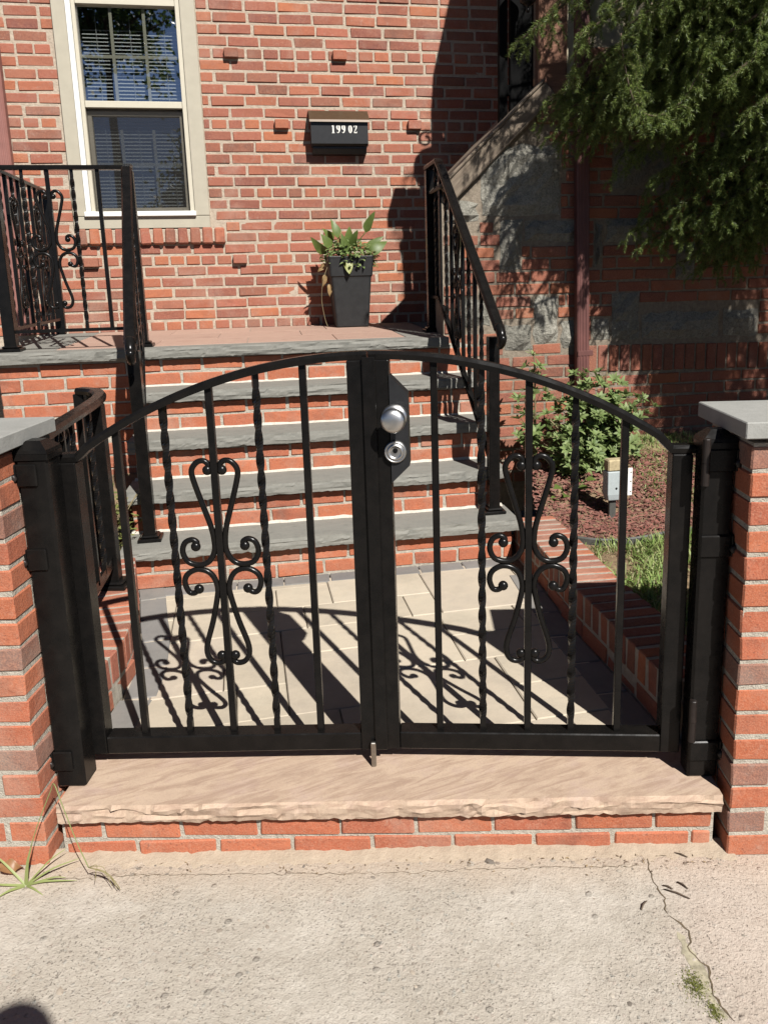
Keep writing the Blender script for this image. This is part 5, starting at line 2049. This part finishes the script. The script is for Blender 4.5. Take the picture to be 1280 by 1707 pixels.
def spray(P, rg, dens=1.0, scale=1.0):
    """side shoots along a branch polyline P"""
    n = len(P)
    tot = sum((P[i + 1] - P[i]).length for i in range(n - 1))
    acc = 0.0
    step = .055 / dens
    nxt = tot * .22
    side = 1
    for i in range(n - 1):
        l = (P[i + 1] - P[i]).length
        while nxt <= acc + l:
            t = nxt / tot
            p = P[i] + (P[i + 1] - P[i]) * ((nxt - acc) / l)
            dr_ = (P[i + 1] - P[i]).normalized()
            h = dr_.cross(Vector((0, 0, 1)))
            h = h.normalized() if h.length > .05 else Vector((1, 0, 0))
            L = scale * (.34 * (1 - t) ** .6 + .09) * rg.uniform(.55, 1.1)
            d0 = (h * side + dr_ * rg.uniform(.35, .8) + Vector((0, 0, rg.uniform(-.35, .05)))).normalized()
            q = [p, p + d0 * L * .5 + Vector((0, 0, -.05 * L)), p + d0 * L * .92 + Vector((0, 0, -.42 * L))]
            TW.append((q, 1.0))
            wood.tube(q, [.0022, .0016, .0008], 4, caps=False)
            m = int(L / .045)
            for k in range(m):
                tt = (k + 1) / (m + 1)
                b = q[0].lerp(q[1], tt * 2) if tt < .5 else q[1].lerp(q[2], tt * 2 - 1)
                d1 = (q[2] - q[0]).normalized()
                hh = d1.cross(Vector((rg.gauss(0, .3), rg.gauss(0, .3), 1))).normalized()
                l2 = rg.uniform(.05, .105) * (1.15 - tt * .5) * scale
                e = (hh * (1 if k % 2 else -1) + d1 * .7).normalized()
                TW.append(([b, b + e * l2 * .55 + Vector((0, 0, -.012)), b + e * l2 * .9 + Vector((0, 0, -.05 * scale))], 1.0))
            side = -side
            nxt += step * rg.uniform(.7, 1.3)
        acc += l
    TW.append((P[int(n * .35):], 1.0))


rg = random.Random(44)
loc = lambda u, v, z: H(u, v, z) - Vector((TRU.x, TRU.y, .30))


def curtain(P, rg, t0=.3, step=.036, lmin=.05, lmax=.22, dens=1.0):
    """pendulous shoots hanging from the bough polyline P, as on a Norway spruce"""
    n = len(P)
    tot = sum((P[i + 1] - P[i]).length for i in range(n - 1))
    acc, nxt, side = 0.0, tot * t0, 1
    for i in range(n - 1):
        l = (P[i + 1] - P[i]).length
        while nxt <= acc + l:
            t = nxt / tot
            p = P[i] + (P[i + 1] - P[i]) * ((nxt - acc) / l)
            dr_ = (P[i + 1] - P[i]).normalized()
            h = dr_.cross(Vector((0, 0, 1))).normalized()
            w_ = rg.uniform(.03, .17) * side
            L = rg.uniform(lmin, lmax) * (1.0 if t < .85 else .7)
            k = dr_ * rg.uniform(.01, .07)
            q = catmull([p, p + h * w_ * .7 + k * .5 + Vector((0, 0, -.10 * L)), p + h * w_ + k + Vector((0, 0, -.5 * L)), p + h * w_ * 1.05 + k * 1.2 + Vector((rg.gauss(0, .012), rg.gauss(0, .012), -L))], 3)
            TW.append((q, 1.0))
            wood.tube(q, [.0022 * (1 - .7 * m / len(q)) for m in range(len(q))], 4, caps=False)
            m = int(L / .030 * dens)
            for s in range(m):
                tt = (s + .6) / (m + .6)
                b = q[int(tt * (len(q) - 1))]
                a_ = rg.uniform(0, 2 * PI)
                l2 = rg.uniform(.045, .10) * (1.1 - .5 * tt)
                o_ = Vector((math.cos(a_), math.sin(a_), 0))
                TW.append(([b, b + o_ * l2 * .6 + Vector((0, 0, -.22 * l2)), b + o_ * l2 * .95 + Vector((0, 0, -.75 * l2))], 1.0))
            side = -side
            nxt += step * rg.uniform(.6, 1.4)
        acc += l
    TW.append((P[int(n * .3):], 1.0))


ends = [(1.40, 3.90, 2.26), (1.44, 3.86, 2.22), (1.46, 3.72, 2.36), (1.48, 3.84, 2.18), (1.45, 3.62, 2.50), (1.52, 3.46, 2.58), (1.55, 3.88, 2.12), (1.60, 3.40, 2.50), (1.63, 3.62, 2.34), (1.62, 3.90, 2.20), (1.55, 3.90, 2.30), (1.72, 3.36, 2.60), (1.70, 3.82, 2.14), (1.74, 3.82, 2.30), (1.80, 3.40, 2.46), (1.84, 3.86, 2.04), (1.88, 3.52, 2.36), (1.93, 3.36, 2.40), (2.0, 3.75, 2.05), (2.02, 3.32, 2.26), (2.12, 3.92, 1.86), (2.16, 3.36, 2.14), (2.26, 3.30, 2.02), (2.2, 3.96, 1.74), (1.86, 3.90, 2.10), (2.0, 3.94, 1.90), (2.38, 3.92, 1.72), (2.28, 3.96, 1.60), (1.98, 3.95, 1.78), (2.12, 3.97, 1.62), (1.92, 3.96, 1.66), (2.22, 3.97, 1.50), (2.0, 3.9, 1.62), (2.3, 3.85, 1.55), (2.5, 3.95, 1.58), (2.4, 3.9, 1.8), (2.42, 3.97, 1.48)]
for (u, v, z) in ends:
    e = loc(u, v, z)
    s = Vector((rg.gauss(0, .04), rg.gauss(0, .04), e.z + rg.uniform(.25, .6)))
    P = catmull([s, s.lerp(e, .5) + Vector((0, 0, .12)), s.lerp(e, .85) + Vector((0, 0, .05)), e], 7)
    wood.tube(P, [.017 * (1 - .85 * i / len(P)) + .001 for i in range(len(P))], 6, caps=False)
    curtain(P, rg)
# the drooping loop of one long shoot, and a few thin bare twigs
lp_ = catmull([loc(1.56, 3.40, 2.46), loc(1.585, 3.40, 2.32), loc(1.64, 3.40, 2.17), loc(1.73, 3.39, 2.125), loc(1.84, 3.38, 2.18), loc(1.91, 3.37, 2.30), loc(1.93, 3.36, 2.42)], 6)
wood.tube(lp_, .004, 5)
curtain(lp_, rg, .02, .026, .05, .12, .8)
# dense boughs behind and above those, and the skirt to the right
for k in range(84):
    u = rg.uniform(1.52, 3.3); v = rg.uniform(3.15, 3.98)
    zlo = 2.42 if u < 1.65 else (2.15 if u < 1.95 else 1.95)
    z = rg.uniform(zlo, 3.3)
    if z < 2.3: v = max(v, 3.8)
    if v < 3.35 and u < 2.0: z = max(z, 2.75)
    e = loc(u, v, z)
    s = Vector((rg.gauss(0, .04), rg.gauss(0, .04), e.z + rg.uniform(.2, .6)))
    P = catmull([s, s.lerp(e, .5) + Vector((0, 0, .12)), s.lerp(e, .85) + Vector((0, 0, .05)), e], 7)
    wood.tube(P, [.017 * (1 - .85 * i / len(P)) + .001 for i in range(len(P))], 5, caps=False)
    curtain(P, rg, .3, .05, .08, .26, .9)
for k in range(46):  # skirt boughs out of view, added to darken the porch wall
    u = rg.uniform(2.45, 4.4); v = rg.uniform(1.5, 3.9)
    if u < .708 * v + .28: continue
    e = loc(u, v, rg.uniform(.9, 2.6))
    s = Vector((rg.gauss(0, .04), rg.gauss(0, .04), e.z + rg.uniform(.2, .6)))
    P = catmull([s, s.lerp(e, .5) + Vector((0, 0, .12)), s.lerp(e, .85) + Vector((0, 0, .05)), e], 6)
    wood.tube(P, [.017 * (1 - .85 * i / len(P)) + .001 for i in range(len(P))], 5, caps=False)
    curtain(P, rg, .2, .06, .10, .30, .8)
# the rest of the crown, above and away from the lit front corner
for k in range(130):
    z = 2.9 + (k / 130) * 4.6
    az = k * 2.39996 + rg.gauss(0, .2)
    azh = (math.degrees(az - TH)) % 360
    if 172 < azh < 270 and z < 4.3: continue
    R = max(.35, (7.9 - z) * .43) * rg.uniform(.8, 1.08)
    e = Vector((math.cos(az) * R, math.sin(az) * R, z - .30 - R * .35))
    s = Vector((0, 0, z - .30 + .05))
    mid = s.lerp(e, .5) + Vector((0, 0, .10 * R))
    P = catmull([s, mid, e], 7)
    wood.tube(P, [.016 * (1 - .85 * i / len(P)) + .001 for i in range(len(P))], 5, caps=False)
    spray(P, rg, .8, 1.0)
wood.build("branches", M_BARK, spr, kind='stuff')
P0s, D0s, Ls = [], [], []
for q, _ in TW:
    for i in range(len(q) - 1):
        P0s.append(q[i]); D0s.append((q[i + 1] - q[i]))
P0s = np.array([tuple(p) for p in P0s]); D0s = np.array([tuple(p) for p in D0s])
seg = np.linalg.norm(D0s, axis=1)
world0 = P0s + np.array([TRU.x, TRU.y, .30])
rel = world0 - np.array([0, 0, CAM_H])
dep = rel @ np.array(AF); px_ = 684.6 + 1296.7 * (rel @ np.array(AX)) / dep; py_ = 729.5 - 1296.7 * (rel @ np.array(AY)) / dep
vis = (px_ > -40) & (px_ < 1330) & (py_ > -60)
cnt = np.maximum(2, (seg * np.where(vis, 1250, 300)).astype(int))
idx = np.repeat(np.arange(len(seg)), cnt)
n = len(idx)
print("needles", n)
t = rgn.uniform(0, 1, n)
base = P0s[idx] + D0s[idx] * t[:, None]
dd_ = D0s[idx] / np.maximum(seg[idx], 1e-6)[:, None]
rv = rgn.normal(0, 1, (n, 3)); rv -= dd_ * np.sum(rv * dd_, 1)[:, None]; rv /= np.linalg.norm(rv, axis=1)[:, None]
rv[:, 2] += .15
big = np.where(vis[idx], 1.0, 1.7)
nd = rv * .80 + dd_ * rgn.uniform(.5, 1.0, n)[:, None]
nd /= np.linalg.norm(nd, axis=1)[:, None]
Ln = rgn.uniform(.014, .023, n) * big
sd = np.cross(nd, rgn.normal(0, 1, (n, 3))); sd /= np.linalg.norm(sd, axis=1)[:, None]
sd *= (.00125 * big)[:, None]
V = np.stack([base - sd, base + sd, base + nd * Ln[:, None]], 1).reshape(-1, 3)
F = np.arange(3 * n).reshape(-1, 3)
tri_mass("needles", V, F, M_SPRUCE, spr)

# ------------------------------------------------------------------ weeds, twigs, moss and grit on the sidewalk
WB = Vector((-1.005, 1.672, walk_z(-1.0, 1.67)))
wg = empty("grass_weed", WB, "crabgrass weed with a long bent seed stalk at the foot of the left pillar", "weed")
rg = random.Random(9)


def blade(mb, pts, w):
    P = catmull(pts, 5)
    n = len(P)
    vs_, fs_ = [], []
    for i, p in enumerate(P):
        t_ = (P[min(i + 1, n - 1)] - P[max(i - 1, 0)]).normalized()
        s_ = t_.cross(Vector((0, -.4, 1)))
        s_ = s_.normalized() if s_.length > .05 else Vector((1, 0, 0))
        ww = w * (1 - (i / (n - 1)) ** 2 * .93)
        vs_ += [p - s_ * ww, p + Vector((0, 0, -.25 * ww)), p + s_ * ww]
    for i in range(n - 1):
        for k in (0, 1):
            a_ = 3 * i + k
            fs_.append((a_, a_ + 1, a_ + 4, a_ + 3))
    mb.add(vs_, fs_, True)


for pts, w in (([(0, 0, 0), (.05, -.005, .016), (.13, .0, .012)], .0035), ([(0, 0, 0), (.06, .02, .03), (.12, .05, .035)], .003), ([(0, 0, 0), (.05, .03, .045), (.085, .055, .06)], .0026), ([(0, 0, 0), (-.05, -.01, .012), (-.10, .0, .006)], .0035), ([(0, 0, 0), (.03, -.02, .008), (.06, -.035, .002)], .003), ([(0, 0, 0), (.008, .006, .06), (.022, .015, .11)], .0055), ([(0, 0, 0), (-.03, -.03, .01), (-.055, -.05, .002)], .004), ([(0, 0, 0), (-.06, .02, .05), (-.11, .04, .07)], .003), ([(0, 0, 0), (.07, .0, .022), (.105, -.004, .024)], .0025)):
    mb = MB(); blade(mb, pts, w); mb.build("blade", M_GRASS, wg)
mb = MB()
stalk = catmull([(.018, .012, .10), (.04, .02, .16), (.075, .03, .24), (.092, .02, .268), (.115, .0, .23), (.150, -.02, .14), (.178, -.032, .075)], 6)
mb.tube(stalk, .0012, 5); mb.build("seed_stalk", M_GRASS, wg)
for k in range(8):
    a_ = -1.0 + k * .32
    e = Vector((.178 + .075 * math.cos(a_) * (1 if k else .4), -.032 - .008 * k * .3 + .01 * math.sin(a_ * 2), .075 - .03 - .045 * math.sin(k * .5) * .6 + (.02 if k > 5 else 0)))
    mb = MB(); mb.tube(catmull([(.178, -.032, .075), ((.178 + e.x) / 2 + .01, (-.032 + e.y) / 2, (.075 + e.z) / 2 + .012), tuple(e)], 4), .0009, 4); mb.build("seed_head", leaf_mat("seed_head", [(0.28, 0.22, 0.10), (0.22, 0.2, 0.09)], .1) if k == 0 else bpy.data.materials["seed_head"], wg)
fl = MB(); leaf(fl, (-.0, 0, .0), (.9, .1, .05), (0, -.5, 1), .055, .036, .4, .4, .2, 5, .35)
o = fl.build("fallen_leaf", leaf_mat("brown_leaf", [(0.30, 0.16, 0.07), (0.26, 0.13, 0.06)], .15))
o.matrix_world = Matrix.Translation((-1.085, 1.70, GZ + .03))
tag(o, "curled orange-brown dead leaf caught in the grass by the left pillar", "leaf")
for i, (x, y, a_, l) in enumerate(((.575, 1.628, -.6, .012), (.590, 1.607, -.55, .030), (.502, 1.574, .9, .016), (.612, 1.634, -.9, .015), (.640, 1.735, -.5, .018))):
    mb = MB(); mb.tube([(-l, 0, .002), (0, .002, .004), (l, 0, .003)], [.0016, .0022, .0012], 6)
    o = mb.build("twig", M_BARK); o.matrix_world = Matrix.Translation((x, y, walk_z(x, y) + .001)) @ Matrix.Rotation(a_, 4, 'Z')
    tag(o, ("thin dark twig lying just left of the longest twig near the crack", "longest dark twig lying right of the sidewalk crack", "short dark twig lying left of the sidewalk crack", "small hooked dark twig farthest right near the crack", "dark twig by the step at the right pillar")[i], "twig", "twigs on the sidewalk")
for (cx_, cy_, rx, ry, n, lab) in ((.548, 1.365, .022, .030, 1500, 1), (.566, 1.305, .012, .020, 700, 2)):
    X = rgn.normal(cx_, rx * .6, n); Y = rgn.normal(cy_, ry * .6, n)
    grass_mass("moss", X, Y, .003, .009, M_MOSS, zf=walk_z, lean=.5, wid=.0011)
# dry litter along the foot of the step
n = 170
X = np.where(rgn.uniform(0, 1, n) < .8, rgn.uniform(-.95, .75, n), rgn.normal(.62, .10, n)); Y = rgn.normal(1.715, .018, n)
a = rgn.uniform(0, 2 * PI, n); L = rgn.uniform(.0015, .006, n)
dd0 = np.stack([np.cos(a), np.sin(a), rgn.normal(0, .15, n)], -1) * L[:, None]
sd0 = np.stack([-np.sin(a), np.cos(a), rgn.normal(0, .3, n)], -1) * (L * .28)[:, None]
C = np.stack([X, Y, np.array([walk_z(x, y) for x, y in zip(X, Y)]) + .004], -1)
tri_mass("leaf_litter", np.stack([C - dd0, C + sd0, C + dd0, C - sd0], 1).reshape(-1, 3), np.arange(4 * n).reshape(-1, 4), leaf_mat("leaf_litter", [(0.07, 0.045, 0.03), (0.16, 0.11, 0.06), (0.28, 0.2, 0.1)], 0, .9, False))
# grit and small stones lying on the concrete
n = 300
X = rgn.uniform(-1.15, .85, n); Y = np.where(rgn.uniform(0, 1, n) < .35, rgn.normal(1.715, .012, n), rgn.uniform(1.2, 1.7, n))
r_ = rgn.gamma(2.0, .0011, n) + .001
ico = np.array([(0, 0, .7), (.9, 0, .1), (.28, .85, .1), (-.72, .53, .1), (-.72, -.53, .1), (.28, -.85, .1)])
icf = np.array([(0, 1, 2), (0, 2, 3), (0, 3, 4), (0, 4, 5), (0, 5, 1)])
V, F = [], []
for i in range(n):
    a_ = rgn.uniform(0, 6.28); c_, s_ = math.cos(a_), math.sin(a_)
    p = ico * rgn.uniform(.7, 1.3, (6, 1)) * r_[i] * np.array([1.4, 1, .8])
    q = np.stack([p[:, 0] * c_ - p[:, 1] * s_ + X[i], p[:, 0] * s_ + p[:, 1] * c_ + Y[i], p[:, 2] + walk_z(X[i], Y[i])], -1)
    F.append(icf + len(V) * 6); V.append(q)
tri_mass("grit", np.concatenate(V), np.concatenate(F), leaf_mat("grit", [(0.24, 0.2, 0.16), (0.4, 0.34, 0.27), (0.14, 0.12, 0.10), (0.45, 0.40, 0.33)], 0, .9, False))

# ------------------------------------------------------------------ across the street (seen mirrored in the window panes)


def street_tree(u, v, h, zc, rx, rz, n, label, seed):
    rr_ = np.random.default_rng(seed)
    b = H(u, v, -.1)
    root = empty("street_tree", b, label, "tree", "street trees reflected in the window")
    mb = MB(); mb.tube([(0, 0, 0), (.1, 0, h * .4), (0, .1, zc + rz * .6)], [.22, .17, .05], 10)
    for k in range(9):
        a_ = k * .7
        mb.tube([(0, 0, zc - rz * .7 + k * .12), (math.cos(a_) * rx * .4, math.sin(a_) * rx * .4, zc - rz * .3 + k * .15), (math.cos(a_) * rx * .8, math.sin(a_) * rx * .8, zc + k * .1)], [.08, .05, .015], 6)
    mb.build("trunk", M_BARK, root)
    nc = 46
    C = rr_.normal(0, 1, (nc, 3)); C /= np.linalg.norm(C, axis=1)[:, None]
    C *= rr_.uniform(.35, 1, (nc, 1)) * np.array([rx, rx, rz]); C[:, 2] += zc
    P = C[rr_.integers(0, nc, n)] + rr_.normal(0, .34, (n, 3))
    d1 = rr_.normal(0, 1, (n, 3)); d1 /= np.linalg.norm(d1, axis=1)[:, None]
    d2 = np.cross(d1, rr_.normal(0, 1, (n, 3))); d2 /= np.linalg.norm(d2, axis=1)[:, None]
    V = np.stack([P - d1 * .10, P + d2 * .06, P + d1 * .10, P - d2 * .06], 1).reshape(-1, 3)
    F = np.arange(4 * n).reshape(-1, 4)
    link("crown", np_mesh("crown", V, F, M_TREE), root, None, 'stuff')


street_tree(-4.0, -13.5, 8, 8.9, 2.3, 2.0, 5200, "large leafy street tree mirrored in the upper window pane", 61)
street_tree(-1.2, -18, 6, 4.9, 2.4, 2.2, 6000, "dark rounded street tree mirrored low in the window panes", 62)

# ------------------------------------------------------------------ the person taking the picture (only the head's shadow falls into the frame)
def skin_mesh(name, joints, edges, radii, mat, parent, sub=2, root=0):
    me = bpy.data.meshes.new(name)
    me.from_pydata(joints, edges, [])
    o = bpy.data.objects.new(name, me)
    COL.objects.link(o)
    o.parent = parent
    me.materials.append(mat)
    md = o.modifiers.new("skin", 'SKIN')
    sv = me.skin_vertices[0].data if me.skin_vertices else None
    if sv is None:
        return o
    for i, r in enumerate(radii):
        sv[i].radius = r if isinstance(r, tuple) else (r, r)
    sv[root].use_root = True
    md.use_smooth_shade = True
    o.modifiers.new("sub", 'SUBSURF').levels = sub
    o.modifiers["sub"].render_levels = sub
    return o


M_CLOTH = plain("navy_shirt", (0.03, 0.04, 0.07), 0.9, 0.2)
M_SKIN = plain("skin", (0.45, 0.27, 0.19), 0.55, 0.35)
M_HAIR = plain("dark_hair", (0.02, 0.015, 0.012), 0.7, 0.3)
pe = empty("person", Vector((-.012, -.262, GZ)), "person holding up a phone, whose head casts the shadow at lower left", "person")
J = [(0, 0, .95), (0, 0, 1.12), (0, .0, 1.30), (0, .0, 1.43), (0, .015, 1.50), (0, .03, 1.56),
     (.17, .0, 1.40), (.24, .02, 1.13), (.095, .17, 1.33), (-.17, .0, 1.40), (-.24, .02, 1.13), (-.095, .17, 1.33),
     (.10, 0, .90), (.11, .02, .50), (.11, -.01, .09), (.12, .14, .04), (-.10, 0, .90), (-.11, .02, .50), (-.11, -.01, .09), (-.12, .14, .04),
     (.078, .205, 1.385), (-.078, .205, 1.385)]
E_ = [(0, 1), (1, 2), (2, 3), (3, 4), (4, 5), (3, 6), (6, 7), (7, 8), (8, 20), (3, 9), (9, 10), (10, 11), (11, 21), (0, 12), (12, 13), (13, 14), (14, 15), (0, 16), (16, 17), (17, 18), (18, 19)]
Rr = [(.15, .11), (.13, .10), (.155, .11), (.12, .085), .06, .055, .07, .045, .03, .07, .045, .03, .09, .06, .045, .035, .09, .06, .045, .035, (.032, .018), (.032, .018)]
skin_mesh("body", J, E_, Rr, M_CLOTH, pe)
mb = MB()
mb.ball((0, .045, 1.60), .082, 20, 14, (.93, 1.12, 1.32))
mb.ball((0, .142, 1.595), .014, 8, 6, (.8, 1.2, 1.5))
for s in (-1, 1):
    mb.ball((s * .078, .04, 1.59), .024, 8, 6, (.35, .7, 1.2))
mb.build("head", M_SKIN, pe)
mb = MB(); mb.ball((0, .028, 1.632), .087, 20, 12, (.97, 1.1, 1.02)); mb.build("hair", M_HAIR, pe)
for s in (-1, 1):
    mb = MB()
    for k in range(4):
        z = 1.372 + k * .016
        mb.tube(catmull([(s * .082, .200, z - .02), (s * .086, .232, z), (s * .070, .246, z + .006), (s * .048, .242, z + .008 - .003 * k)], 4), [.0085, .0085, .0085, .0085, .008, .008, .0078, .0075, .0075, .0072, .007, .0068, .0065], 8)
    mb.tube(catmull([(s * .07, .20, 1.385), (s * .062, .212, 1.41), (s * .045, .216, 1.432)], 4), [.010, .010, .0095, .009, .009, .0088, .0085, .008, .0078], 8)
    mb.build("fingers", M_SKIN, pe)
mb = MB(); mb.box(-.040, .100, .2395, .2475, 1.372 - GZ, 1.440 - GZ, .003)
ph = mb.build("phone", M_BLACKBOX); ph.matrix_world = Matrix.Translation((-.012, -.262, GZ))
tag(ph, "black phone held sideways in the hands of the person on the sidewalk", "phone")
